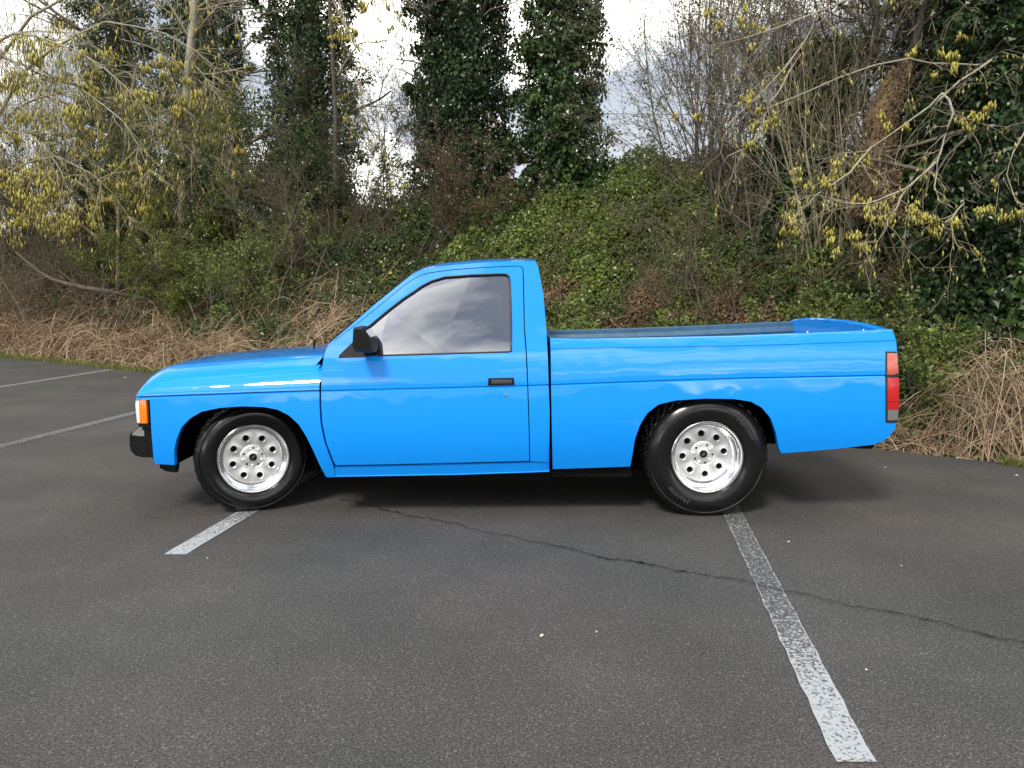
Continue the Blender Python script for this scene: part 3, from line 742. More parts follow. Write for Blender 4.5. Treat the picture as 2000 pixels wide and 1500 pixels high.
SG = 'bare twiggy shrubs on the bank'
K = dict(depth=3, kids=(4, 6))
shrub('twiggy_shrub', 'tall bare grey twiggy shrub right of the open sky patch', 'shrub', SG, 1375, 3.7, 4.4, 22, 201, spread=0.5, leaf='drab', nleaf=17000, **K)
shrub('twiggy_shrub', 'tall bare brown shrub with fine upright twigs above the rear of the truck bed', 'shrub', SG, 1470, 3.0, 4.6, 24, 202, spread=0.5, twig='twig', leaf='brown', nleaf=16000, **K)
shrub('twiggy_shrub', 'pale stemmed bare shrub just left of the broken trunk', 'shrub', SG, 1610, 2.6, 4.4, 20, 203, spread=0.45, twig='twig_pale', leaf='drab', nleaf=9000, **K)
shrub('twiggy_shrub', 'tall dark bare shrub behind the crooked dark boughs', 'shrub', SG, 1720, 4.4, 5.0, 20, 213, spread=0.6, twig='twig_dark', leaf='drab', nleaf=12000, **K)
shrub('twiggy_shrub', 'dark bare shrub low in the sky gap above the windscreen', 'shrub', SG, 765, 3.8, 2.8, 15, 204, spread=0.6, twig='twig_dark', leaf='drab', nleaf=7000, **K)
shrub('twiggy_shrub', 'reddish brown shrub at the foot of the widest ivy clad trunk', 'shrub', SG, 905, 3.2, 1.6, 16, 205, spread=0.8, twig='twig_dark', leaf='brown', nleaf=9000, lsize=(0.015, 0.03), **K)
shrub('twiggy_shrub', 'dense dark twiggy thicket on the bank ahead of the windscreen', 'shrub', SG, 640, 2.8, 2.2, 22, 206, spread=0.9, twig='twig', leaf='drab', nleaf=11000, wid=0.7, **K)
shrub('twiggy_shrub', 'brown twiggy thicket under the yellow catkins', 'shrub', SG, 180, 2.4, 2.6, 26, 207, spread=0.9, twig='twig', leaf='brown', nleaf=9000, wid=0.9, **K)
shrub('twiggy_shrub', 'tall bare tree crown filling the sky at the upper left corner', 'shrub', SG, 90, 4.2, 7.4, 22, 208, spread=0.6, twig='twig', leaf='drab', nleaf=12000, **K)
shrub('twiggy_shrub', 'bare thicket at the left edge of the photo behind the grass verge', 'shrub', SG, -60, 2.6, 3.6, 24, 214, spread=0.8, twig='twig', leaf='brown', nleaf=9000, wid=0.9, **K)
shrub('leafy_bush', 'dark evergreen bush behind the yellow catkin clusters', 'bush', 'evergreen bushes on the bank', 60, 3.4, 2.9, 18, 215, spread=0.8, twig='twig_dark', leaf='ivy', nleaf=24000, wid=0.8, lsize=(0.05, 0.09), **K)
shrub('leafy_bush', 'dark evergreen bush between the slim pale stem and the moss green shrub', 'bush', 'evergreen bushes on the bank', 270, 3.2, 2.6, 18, 216, spread=0.8, twig='twig_dark', leaf='ivy', nleaf=22000, wid=0.8, lsize=(0.05, 0.09), **K)
shrub('leafy_bush', 'dark evergreen bush at the foot of the ivy clad tree above the windscreen', 'bush', 'evergreen bushes on the bank', 560, 3.4, 2.2, 18, 217, spread=0.8, twig='twig_dark', leaf='ivy', nleaf=20000, wid=0.7, lsize=(0.045, 0.08), **K)
shrub('mossy_shrub', 'low moss green bush on the bank in front of the pale stem', 'shrub', None, 345, 1.75, 1.9, 20, 218, spread=0.9, twig='twig', leaf='moss', nleaf=20000, wid=0.7, lsize=(0.03, 0.06), **K)
shrub('leafy_bush', 'green leafy bush low on the bank ahead of the windscreen', 'bush', None, 480, 1.8, 1.5, 20, 219, spread=0.9, twig='twig', leaf='bramble', nleaf=16000, wid=0.8, lsize=(0.03, 0.06), **K)
shrub('twiggy_shrub', 'low brown thicket around the fallen bough', 'shrub', SG, 190, 1.5, 1.7, 30, 220, spread=1.0, twig='twig', leaf='brown', nleaf=9000, wid=1.0, **K)
shrub('twiggy_shrub', 'low brown thicket at the left edge above the straw coloured brambles', 'shrub', SG, 20, 1.5, 1.8, 30, 221, spread=1.0, twig='twig', leaf='brown', nleaf=9000, wid=1.0, **K)
shrub('mossy_shrub', 'moss green shrub beneath the pale hanging stem', 'shrub', None, 380, 2.6, 3.0, 18, 209, spread=0.7, twig='twig', leaf='moss', nleaf=20000, wid=0.5, lsize=(0.025, 0.05), **K)
shrub('mossy_shrub', 'olive bush at the foot of the leftmost sky gap', 'shrub', None, 500, 3.4, 2.6, 14, 210, spread=0.7, twig='twig', leaf='moss', nleaf=14000, wid=0.5, lsize=(0.025, 0.05), **K)
shrub('twiggy_shrub', 'bare bush above the rear corner of the truck bed', 'shrub', SG, 1455, 1.9, 1.6, 9, 211, spread=0.8, twig='twig', leaf='drab', nleaf=6000, wid=0.5, **K)
shrub('leafy_bush', 'bright green leafy bush behind the rear corner of the truck bed', 'bush', None, 1640, 0.75, 0.95, 16, 212, spread=0.9, twig='twig_dark', leaf='bramble', nleaf=14000, wid=0.45, lsize=(0.025, 0.05), rad=0.008, **K)

# catkin trees: limbs given as arcs, each covered in twigs and hanging catkins
def catkin_tree(label, base_px, base_s, limbs, seed, dens, clusters=(), L=(0.05, 0.11), cr_=0.0085, twl=0.55, twr=0.006, trk=0.12, dY=0.0, sc_=1.0, sprk=0.16, cm=2.2):
    t, s_, _ = ts_at(base_px, base_s); x, y = xy_of(t, base_s); z0 = float(bank_z(np.array(x), np.array(y))) - 0.05
    root = empty('catkin_tree', (x, y, z0)); tag(root, label, 'tree', 'trees hung with yellow catkins')
    o0 = Vector((x, y, z0)); g = random.Random(seed); out, cat = [], []
    limbs = [([(p[0], p[1], p[2] + dY) for p in l[0]], l[1]) for l in limbs]; clusters = [(a, b, c + dY, d * sc_, e) for a, b, c, d, e in clusters]
    hd = at_y(*limbs[0][0][0]) - o0
    trunk_mesh('trunk', [(0, 0, 0), tuple(hd * 0.5 + Vector((0.05, 0.1, 0.1))), tuple(hd)], [trk, trk * .85, trk * .6], M['bark'], root, 12, seed)
    limbs = [(([None] if (at_y(*l[0][0]) - o0 - hd).length < 1.6 else []) + list(l[0]), l[1]) for l in limbs]
    for (pts, r0) in limbs:
        P = [hd * 0.92 if p is None else at_y(*p) - o0 for p in pts]
        P = resample([tuple(p) for p in P], 14) + np.random.RandomState(seed).normal(0, 0.015, (14, 3))
        out.append((9, [tuple(p) for p in P], [r0 + (0.004 - r0) * i / 13 for i in range(14)]))
        for i in range(2, 14):
            for k in range(dens):
                q = Vector(P[i]); d = (Vector(P[i]) - Vector(P[i - 1])).normalized()
                ax = d.orthogonal().normalized(); ax.rotate(Matrix.Rotation(g.uniform(0, 6.28), 3, d))
                tips = []
                grow(q, (d * 0.8 + ax * g.uniform(0.5, 1.2) + Vector((0, 0, -0.15))), twl * g.uniform(0.4, 1.2), twr * g.uniform(0.6, 1.0), 1, out, g, 0.25, 0.3, (2, 4), (0.4, 0.7), 0.7, 5, tips)
                for (tp, td) in tips:
                    if g.random() < sprk: cat.append(tuple(tp))
    for (px, py, Yd, sz, nn) in clusters:
        c = at_y(px, py, Yd) - o0
        for k in range(max(2, nn // 14)):
            # a twig reaching into the cluster carries its catkins
            q = c + Vector((g.gauss(0, sz * .5), g.gauss(0, sz * .5), g.uniform(0, sz)))
            tips = []
            grow(q + Vector((g.uniform(-.35, .35), g.uniform(-.2, .3), g.uniform(.1, .4))), (q - c) * 0.3 + Vector((g.gauss(0, .3), g.gauss(0, .3), -0.8)), sz * 2.2, twr * 0.7, 1, out, g, 0.1, 0.3, (2, 3), (0.5, 0.8), 0.8, 5, tips)
        sub = [c + Vector((g.gauss(0, sz), g.gauss(0, sz * .7), g.gauss(0, sz * .6))) for _ in range(max(3, nn // 7))]
        for k in range(int(nn * cm)):
            b_ = g.choice(sub); cat.append(tuple(b_ + Vector((g.gauss(0, sz * .22), g.gauss(0, sz * .22), g.gauss(0, sz * .2)))))
    branches_obj('branch', out, M['twig_pale'], root, limb=M['bark_pale'])
    catkin_obj('catkins', cat, root, seed, L, cr_)
    return root

lt = 11.5
catkin_tree('large drooping tree hung with yellow catkins above the grass verge', -70, 1.0, [
    ([(-60, 330, 13.0), (60, 120, 12.4), (200, 40, 12), (330, 60, lt), (420, 130, 11)], 0.05),
    ([(-60, 330, 13.0), (40, 200, 12), (160, 170, lt), (250, 240, 11), (290, 330, 10.6)], 0.04),
    ([(-60, 420, 13.0), (20, 330, 12), (110, 300, lt), (200, 350, 11), (250, 420, 10.8)], 0.035),
    ([(-60, 200, 13.0), (60, 30, 12.5), (200, -40, 12), (340, -30, 11.8), (460, 30, 11.5)], 0.05),
    ([(-100, 300, 12), (0, 250, 11.6), (80, 270, 11.3), (130, 350, 11), (150, 430, 11)], 0.03),
    ([(-60, 120, 12.5), (30, 60, 12), (130, 90, 11.7), (220, 140, 11.4), (300, 230, 11.2)], 0.035),
    ([(375, 85, 12.0), (380, 200, 11.8), (378, 300, 11.6), (372, 360, 11.4)], 0.022),
    ([(310, 110, 11.8), (350, 180, 11.6), (340, 260, 11.4), (420, 340, 11.2)], 0.02),
    ([(380, 130, 11.8), (430, 190, 11.6), (440, 260, 11.5), (470, 330, 11.4)], 0.016),
    ([(-80, 60, 12.5), (40, 130, 12), (120, 210, 11.6), (160, 300, 11.4)], 0.03),
], 301, 7, [(85, 385, lt, .26, 120), (60, 345, lt, .25, 90), (130, 425, 11.2, .25, 110), (265, 385, 11, .17, 80), (215, 365, lt, .2, 60), (35, 430, lt, .22, 70), (180, 410, 11.2, .22, 60),
           (40, 160, 12, .3, 90), (90, 230, 12, .28, 80), (20, 260, 12, .3, 80), (150, 260, lt, .25, 60), (230, 220, lt, .25, 50), (285, 180, lt, .15, 40), (345, 210, lt, .14, 40), (388, 190, lt, .16, 60), (430, 250, lt, .14, 60), (455, 290, 11.4, .1, 25),
           (240, 330, lt, .2, 50), (320, 120, lt, .16, 40), (300, 420, 11.2, .14, 30), (440, 350, 11.4, .13, 30), (170, 150, 12, .3, 60), (110, 130, 12, .3, 60), (60, 90, 12, .3, 50)],
    L=(0.11, 0.23), cr_=0.0165, twl=1.0, twr=0.009, trk=0.2, dY=4.2, sc_=1.3, sprk=0.12, cm=3.0)

rt = 7.0
catkin_tree('spreading pale branches with yellow catkins across the broken trunk', 2060, 1.3, [
    ([(2080, 40, 8.0), (1990, 95, 7.6), (1900, 140, 7.2), (1815, 210, 7.0), (1760, 250, 6.9), (1690, 300, 6.8)], 0.020),
    ([(1815, 210, 7.0), (1850, 170, 6.9), (1862, 230, 6.8), (1850, 280, 6.7), (1825, 330, 6.6), (1835, 390, 6.5), (1858, 410, 6.5)], 0.014),
    ([(1900, 130, 7.4), (1800, 115, 7.0), (1700, 125, 6.9), (1600, 170, 6.9), (1500, 215, 6.9)], 0.012),
    ([(1825, 320, 6.6), (1770, 370, 6.5), (1700, 400, 6.5), (1620, 392, 6.5)], 0.010),
    ([(1700, 290, 6.8), (1650, 350, 6.6), (1590, 385, 6.6), (1550, 430, 6.5)], 0.009),
    ([(1620, -20, 7.4), (1560, 110, 7.2), (1490, 180, 7.1), (1420, 250, 7.0)], 0.010),
    ([(1560, 110, 7.2), (1500, 220, 7.0), (1480, 280, 6.9), (1420, 310, 6.9)], 0.008),
    ([(1770, 370, 6.5), (1740, 430, 6.4), (1710, 495, 6.4)], 0.008),
    ([(2050, 180, 7.2), (1960, 330, 6.6), (1990, 400, 6.5), (2040, 430, 6.4)], 0.010),
    ([(1880, 400, 6.5), (1850, 440, 6.4), (1880, 490, 6.4)], 0.007),
    ([(2080, 60, 8.0), (1950, 10, 7.6), (1830, -30, 7.4), (1700, -20, 7.2), (1560, 40, 7.2), (1450, 80, 7.1)], 0.016),
], 302, 1, [(1465, 180, 7, .09, 34), (1435, 30, 7.2, .10, 30), (1480, 60, 7.2, .10, 20), (1860, 100, 7, .07, 26), (1845, 140, 7, .06, 22), (1775, 100, 7, .06, 14), (1620, 330, 6.6, .11, 40), (1580, 355, 6.6, .08, 22), (1850, 440, 6.4, .09, 40), (1895, 225, 6.7, .09, 26), (1930, 200, 6.7, .07, 16), (1530, 435, 6.5, .08, 44), (1620, 470, 6.4, .08, 26), (1700, 480, 6.4, .08, 26), (1690, 410, 6.5, .10, 36), (1930, 400, 6.5, .09, 24), (1985, 400, 6.5, .09, 26), (1740, 240, 6.8, .08, 22), (1450, 270, 6.9, .09, 20), (1360, 225, 7, .08, 12), (1990, 40, 7.4, .10, 20), (1770, 420, 6.5, .09, 22), (1650, 430, 6.5, .09, 20), (1910, 60, 7.4, .09, 16), (1800, 420, 6.4, .08, 18), (1680, 320, 6.8, .1, 16), (1500, 230, 6.9, .1, 12)],
    L=(0.04, 0.085), cr_=0.008, twl=0.42, twr=0.0042, trk=0.16)

catkin_tree('thin branches with a few yellow catkins hanging into the sky gap above the cab', 660, 3.6, [
    ([(640, -60, 14.0), (670, 30, 13.6), (700, 100, 13.4), (690, 180, 13.3)], 0.02),
    ([(660, 150, 14.0), (700, 85, 13.8), (760, 75, 13.6), (815, 110, 13.5)], 0.02),
    ([(700, 95, 13.8), (750, 110, 13.6), (775, 140, 13.5), (780, 190, 13.5)], 0.015),
    ([(640, -80, 14), (720, -40, 13.6), (790, 10, 13.5)], 0.015),
    ([(700, 160, 14.0), (720, 240, 13.4), (760, 310, 13.2), (775, 350, 13.2)], 0.015),
], 303, 2, [(715, 10, 13.5, .16, 50), (690, 60, 13.5, .15, 44), (660, 85, 13.5, .12, 24), (780, 20, 13.5, .2, 24), (775, 358, 13.2, .09, 22), (690, 250, 13.4, .15, 24), (780, 60, 13.4, .16, 16)],
    L=(0.06, 0.13), cr_=0.013, twl=0.5, twr=0.006, trk=0.05, dY=0.8)

# broken trunk with rotten orange bark
t_, s_, Yb = ts_at(1715, 2.3); bx, by = xy_of(t_, 2.3); bz = float(bank_z(np.array(bx), np.array(by)))
root = empty('broken_trunk', (bx, by, bz)); tag(root, 'broken dead trunk with rotten orange bark among the catkin branches', 'dead tree')
o0 = Vector((bx, by, bz))
yb = by
P = [at_y(1712, 330, yb) - o0 - Vector((0, 0, .5)), at_y(1712, 300, yb) - o0, at_y(1718, 240, yb) - o0, at_y(1735, 190, yb) - o0, at_y(1752, 150, yb) - o0, at_y(1765, 118, yb) - o0]
trunk_mesh('trunk', [tuple(p) for p in P], [0.13, 0.15, 0.16, 0.15, 0.12, 0.06], M['rot'], root, 16, 9)
out = []; g = random.Random(77)
for a, r0 in (([(1765, 130), (1790, 80), (1800, 30), (1812, -40)], 0.055), ([(1758, 122), (1720, 118), (1704, 85), (1712, 30), (1690, -40)], 0.05), ([(1790, 80), (1770, 20), (1740, -30)], 0.04), ([(1704, 90), (1680, 40), (1640, 10)], 0.025), ([(1800, 50), (1840, 20), (1880, -40)], 0.03)):
    Pp = [tuple(at_y(p[0], p[1], yb + g.uniform(-.1, .1)) - o0) for p in a]
    out.append((9, Pp, [r0 + (r0 * .55 - r0) * i / (len(Pp) - 1) for i in range(len(Pp))]))
    for p in Pp[1:]:
        for k in range(3): grow(p, (g.gauss(0, 1), g.gauss(0, .6), g.uniform(-.2, .8)), g.uniform(.4, .9), 0.010, 2, out, g, 0, .35, (2, 4), (.4, .7), .8)
branches_obj('branch', out, M['bark_dark'], root)
r = np.random.RandomState(5); n = 5200
zz = r.uniform(0, 1, n); Pm = resample([tuple(p) for p in P], 40); C = Pm[(zz * 39).astype(int)]; a = r.rand(n) * 6.28
rad_d = np.stack([np.cos(a), np.sin(a), 0 * a], -1); C = C + rad_d * (0.12 + 0.14 * r.rand(n)[:, None]) * (1.15 - .75 * zz[:, None])
L = r.uniform(.03, .08, n)
o = leaves_obj('dead_ivy', C, rad_d + r.normal(0, .5, (n, 3)), np.array([0, 0, -1]) + r.normal(0, .4, (n, 3)), L, L * .4, r.normal(.6, .22, n), M['straw'], root); o['kind'] = 'stuff'

# fallen bough on the left
P = [(30, 480), (90, 530), (150, 548), (230, 560), (300, 575), (330, 600)]
Pw = [tuple(at_y(p[0], p[1] + 12, 15.6 - i * 0.16)) for i, p in enumerate(P)]
out = [(9, Pw, [0.02, 0.03, 0.045, 0.05, 0.045, 0.03])]; g = random.Random(9)
for p in Pw[1:5]:
    for k in range(3): grow(p, (g.gauss(0, 1), g.gauss(0, .6), g.uniform(-.4, .9)), g.uniform(.4, 1.1), 0.014, 1, out, g, 0, .3, (2, 3), (.4, .7), .8)
root = empty('fallen_bough', Pw[2]); tag(root, 'grey fallen bough lying across the brambles under the catkin tree', 'branch')
out = [(lv, [tuple(Vector(q) - Vector(Pw[2])) for q in pp_], rr_) for lv, pp_, rr_ in out]
branches_obj('bough', out, M['bark'], root)

# pale stems on the upper left
for lab, pts, r0, sb in (('pale upright stem in front of the dark ivy at the top left', [(388, -80), (378, 20), (374, 80), (366, 140), (362, 240), (358, 320)], 0.085, 2.3),
                     ('slim pale stem standing below the catkins', [(266, 130), (248, 230), (243, 300), (238, 330), (232, 380)], 0.036, 2.0)):
    t_, s_, Yb = ts_at(pts[-1][0], sb); X_, Y_ = xy_of(t_, sb)
    Pw = [tuple(at_y(p[0], p[1], Yb)) for p in pts] + [(X_, Y_, float(bank_z(np.array(X_), np.array(Y_))) - .05)]; base = Pw[-1]
    root = empty('pale_stem_tree', base); tag(root, lab, 'tree')
    trunk_mesh('trunk', [tuple(Vector(p) - Vector(base)) for p in Pw][::-1], [r0 * 1.1, r0, r0 * .8], M['bark_pale'], root, 10, 3)
    out = []; g = random.Random(len(lab))
    for p in Pw[:4]:
        for k in range(3): grow(Vector(p) - Vector(base), (g.gauss(0, 1), g.gauss(0, .6), g.uniform(.1, .9)), g.uniform(.8, 1.6), r0 * .28, 2, out, g, 0.05, .3, (2, 4), (.4, .7), .8)
    branches_obj('branch', out, M['twig_pale'], root)

# overhead wire seen through the sky gap
mb = MB()
a, b = at_y(-900, 180, 44), at_y(3600, 224, 30)
mb.tube([a.lerp(b, i / 20) - Vector((0, 0, 0.5 * 4 * (i / 20) * (1 - i / 20))) for i in range(21)], 0.013, 6)
tag(mb.build('overhead_wire', M['wire']), 'thin overhead wire crossing the sky patch behind the trees', 'wire')

# ------------------------------------------------------------------ the pickup
D0, WID = 4.45, 1.62
YC = D0 + WID / 2
ROOT0 = Vector((0.0, YC, 0.0))
truck = empty('pickup_truck', ROOT0)
tag(truck, 'lowered bright blue single cab pickup with polished drag wheels', 'pickup truck')
def loc(v): v = Vector(v); return v - ROOT0

CR = [(240, 775.6), (268, 775), (625, 762), (1029, 752), (1072, 750.2), (1300, 742), (1440, 737.5), (1731, 731.5), (1770, 731)]
crx = [c[0] for c in CR]; cry = [c[1] for c in CR]
def crease_y(px): return float(np.interp(px, crx, cry))
_zt = [at_y(c[0], c[1], D0) for c in CR]
def zc(X): return float(np.interp(X, [p.x for p in _zt], [p.z for p in _zt]))

def inset(X, Zv, extra=0.0):
    dz = Zv - zc(X)
    if dz < 0:
        q = -dz
        r = (0.011 * q / 0.003 if q < 0.003 else 0.011 - 0.010 * min(1, (q - 0.003) / 0.011)) - 0.012 * math.sin(math.pi * max(0, min(1, (q - .014) / 0.52))) + 0.055 * min(1.3, q / 0.56) ** 3
    else:
        a = min(1, dz / 0.25)
        r = 0.006 * a + 0.042 * a ** 2.0
        if dz > 0.25: r += (dz - 0.25) * 0.27
    return r + extra

def lift(px, py, extra=0.0):
    i = 0.0
    for _ in range(7):
        p = at_y(px, py, D0 + i); i = inset(p.x, p.z, extra)
    return at_y(px, py, D0 + i)

def rs2(pl, n, us=None):
    pl = np.asarray(pl, float)
    d = np.concatenate([[0], np.cumsum(np.linalg.norm(np.diff(pl, axis=0), axis=1))]); d /= d[-1]
    q = np.linspace(0, 1, n) if us is None else us
    return np.stack([np.interp(q, d, pl[:, 0]), np.interp(q, d, pl[:, 1])], -1)

def coons(bottom, top, left, right, nu, vs, by_x=True):
    """px boundary curves -> grid [u][v] of px points; bottom/top run left to right, left/right run bottom to top"""
    nv = len(vs)
    B = rs2(bottom, nu)
    if by_x:
        x = np.maximum.accumulate(B[:, 0] + np.arange(nu) * 1e-4); u = (x - x[0]) / (x[-1] - x[0])
    else: u = np.linspace(0, 1, nu)
    Tp = rs2(top, nu, u); Lf = rs2(left, nv, np.array(vs)); Rt = rs2(right, nv, np.array(vs))
    G = []
    for i in range(nu):
        row = []
        for j, v in enumerate(vs):
            uu = u[i]
            p = (1 - v) * B[i] + v * Tp[i] + (1 - uu) * Lf[j] + uu * Rt[j] - ((1 - uu) * (1 - v) * B[0] + uu * (1 - v) * B[-1] + (1 - uu) * v * Tp[0] + uu * v * Tp[-1])
            row.append(p)
        G.append(row)
    return G

def lin(n): return list(np.linspace(0, 1, n))
def cr_line(x0, x1, off=0.0, n=24): return [(x, crease_y(x) + off) for x in np.linspace(x0, x1, n)]

def mirror_pts(P): return [[Vector((p.x, 2 * YC - p.y, p.z)) for p in row] for row in P]

class Panel:
    """sheet metal patches, with returned edges; built on the near side and mirrored for the far side"""
    def __init__(s): s.grids = []
    def patch(s, G, extra=0.0):
        s.grids.append([[lift(p[0], p[1], extra) for p in row] for row in G]); return s
    def pts(s, P): s.grids.append(P); return s
    def lip(s, curve, d=(0, 0.03, 0), extra=0.0):
        a = [lift(p[0], p[1], extra) for p in curve]; d = Vector(d)
        s.grids.append([[q, q + d] for q in a]); return s
    def build(s, name, m, parent, far=False, merge=0.0, angle=24, drop=None):
        mb = MB()
        for g in s.grids:
            if far: g = [[Vector((p.x, 2 * YC - p.y, p.z - (drop(p.x) * max(0, min(1, (p.z - zc(p.x)) / 0.2)) if drop else 0))) for p in row] for row in g]
            mb.grid([[loc(p) for p in row] for row in g])
        return mb.build(name, m, parent, merge=merge, angle=angle)

def low_vs(n=12): return lin(n)

# ---- front fender (below the crease)
f_bottom = [(303, 906), (322, 907), (341.5, 908.5), (340, 880), (344.6, 857.6), (354, 835), (371, 817), (393.6, 804), (430, 796.5), (472, 793.5), (514, 794.8), (542, 800), (564, 811), (584, 829.6), (598, 852), (612, 880), (623, 905), (637, 932), (652.5, 932)]
seam_f = [(655, 932), (654.5, 915), (648, 899), (635, 864), (627, 825.6), (625, 790), (625, 768)]
def shift(c, dx_): return [(p[0] + dx_, p[1]) for p in c]
f_left = [(303, 906), (300, 897), (295.5, 840), (293.5, 800), (292.5, crease_y(292) + 4.8)]
f_right = shift(seam_f, -1.3)[:-1] + [(623.7, crease_y(623.7) + 4.8)]
f_top = cr_line(292.5, 623.7, 4.8)
f_bottom[-1] = f_right[0]
pn = Panel().patch(coons(f_bottom, f_top, f_left, f_right, 110, lin(12)))
pn.patch([[(x, crease_y(x) + 4.8), (x, crease_y(x) + 1.1), (x, crease_y(x) + 0.1)] for x in np.linspace(266, 623.7, 50)])
pn.patch(coons([(266.5, 781.5), (293, 781)], [(266.5, 778.3), (293, 778.3)], [(266.5, 781.5), (266.5, 778.3)], [(293, 781), (293, 778.3)], 6, lin(3)))
pn.lip(f_bottom, (0, 0.035, 0.0)).lip(f_left, (0.0, 0.05, 0)).lip(f_right)
pn.build('front_fender', M['blue'], truck); pn.build('front_fender', M['blue'], truck, True)

# ---- hood: from the near crease over the top to the far crease
hx0, hx1 = -2.196, at_y(625, 762, D0).x - 0.004
SIDE_W = 0.30
def hood_pt(a, b):
    """a: 0..1 along the truck, b: 0..1 across"""
    e = abs(2 * b - 1); nose = -0.055 * (1 - e ** 2.2)
    x = hx0 + nose * (1 - a) ** 2 + (hx1 - hx0) * a + 0.10 * a * (1 - e ** 3) * 0.55
    y = D0 + WID * b
    dfront = (hx1 - hx0) * a; dside = min(y - D0, D0 + WID - y)
    ef = min(1, dfront / 0.15); hf = (1 - (1 - ef) ** 2.6) ** (1 / 2.6)
    es = min(1, dside / SIDE_W); hs = (1 - (1 - es) ** 1.9) ** (1 / 1.9)
    Ht = 0.128 + 0.052 * a ** 0.8
    crown = 0.022 * (1 - e ** 2)
    hh = Ht * hf * hs
    return Vector((x + 0.075 * a ** 9 * min(1, max(0, (hh - 0.045) / 0.075)), y, zc(min(x, hx1)) + 0.003 + hh + crown * hf))
us = [((i / 60) ** 1.8) for i in range(61)]
bs = []
for i in range(65):
    q = i / 64; bs.append(0.5 - 0.5 * math.copysign(abs(math.cos(math.pi * q)) ** 0.75, math.cos(math.pi * q)))
mb = MB(); mb.grid([[loc(hood_pt(a, b)) for b in bs] for a in us])
mb.grid([[loc(hood_pt(a, 0)), loc(hood_pt(a, 0) + Vector((0, 0.02, -0.003)))] for a in us])
mb.build('hood', M['blue'], truck, angle=40, merge=0.0003)
# front panel, grille, lamps
mb = MB()
zf = zc(hx0)
mb.grid([[loc((hx0 + 0.012 - 0.055 * (1 - abs(2 * b - 1) ** 2.2), D0 + 0.02 + (WID - 0.04) * b, z)) for z in (zf + 0.003, zf - 0.03)] for b in lin(24)])
mb.build('header_panel', M['blue'], truck)
mb = MB(); mb.box(hx0 + 0.02, hx0 + 0.10, D0 + 0.03 - YC, D0 + WID - 0.03 - YC, 0.50, zf - 0.028)
gr = mb.build('grille', M['black'], truck)
for k in range(5):
    mb = MB(); z = 0.545 + k * 0.035; mb.box(hx0 - 0.03, hx0 + 0.02, -0.42, 0.42, z, z + 0.012); mb.build('slat', M['black'], gr, bevel=0.003)

for far in (False, True):
    sg = -1 if far else 1
    def yy(y): return (2 * YC - y if far else y) - YC
    a = at_y(271.5, 781.5, D0); b = at_y(288.5, 827.5, D0)
    mb = MB(); mb.prism([(a.x, b.z), (a.x, a.z), (b.x, a.z), (b.x, b.z)], yy(D0 - 0.004), yy(D0 + 0.05))
    mb.build('turn_signal', M['orange'], truck, bevel=0.007)
    a2 = at_y(264.5, 782.5, D0)
    mb = MB(); mb.prism([(a2.x, b.z + .004), (a2.x - .004, a2.z - .03), (a2.x, a2.z), (a.x - .0015, a2.z), (a.x - .0015, b.z + .002)], yy(D0 + 0.0), yy(D0 + 0.42))
    hl = mb.build('headlight', M['clear'], truck, bevel=0.006)
    c = at_y(293, 838, D0); d = at_y(267, 828.5, D0); e = at_y(289.5, 781, D0)
    mb = MB(); mb.prism([(d.x + .012, c.z + .012), (d.x, d.z - .002), (c.x - .004, d.z - .002), (c.x - .004, c.z)], yy(D0 + 0.008), yy(D0 + 0.40))
    mb.prism([(e.x, d.z - .001), (e.x, e.z), (c.x - .003, e.z), (c.x - .003, d.z - .001)], yy(D0 + 0.006), yy(D0 + 0.05))
    mb.build('lamp_bezel', M['black'], truck, bevel=0.003)

# ---- doors
d_right_low = [(1033.5, 900), (1032.5, 840), (1031, 790), (1029.8, crease_y(1029) + 4.8)]
d_left_low = [(655.3, 908.5), (650.8, 899), (645, 884), (637.4, 864), (629.4, 825.6), (627.3, 790), (627.3, crease_y(627) + 4.8)]
d_bottom = [(655.3, 908.5), (760, 906.8), (900, 903.5), (1033.5, 900)]
outer = [(632, 700), (634, 690), (639, 678.5), (665, 657), (700, 631.5), (760, 582.5), (790, 558), (808, 545.5), (822, 538), (840, 533.5), (880, 528), (940, 523.5), (1000, 520.5), (1014, 520.5), (1020.5, 524), (1021.5, 560), (1023, 640), (1026.5, 687)]
inner = [(661, 699.5), (662, 695), (668, 688), (684, 673), (712, 645), (760, 605), (790, 582), (808, 570.5), (824, 559), (842, 549.5), (868, 541.5), (920, 537.5), (980, 535.2), (989, 535.8), (994.5, 541), (996.5, 560), (999, 640), (998.5, 687)]
belt = [(632, 700), (661, 699.8), (740, 694.5), (860, 690.5), (998.5, 687.2), (1026.5, 687)]
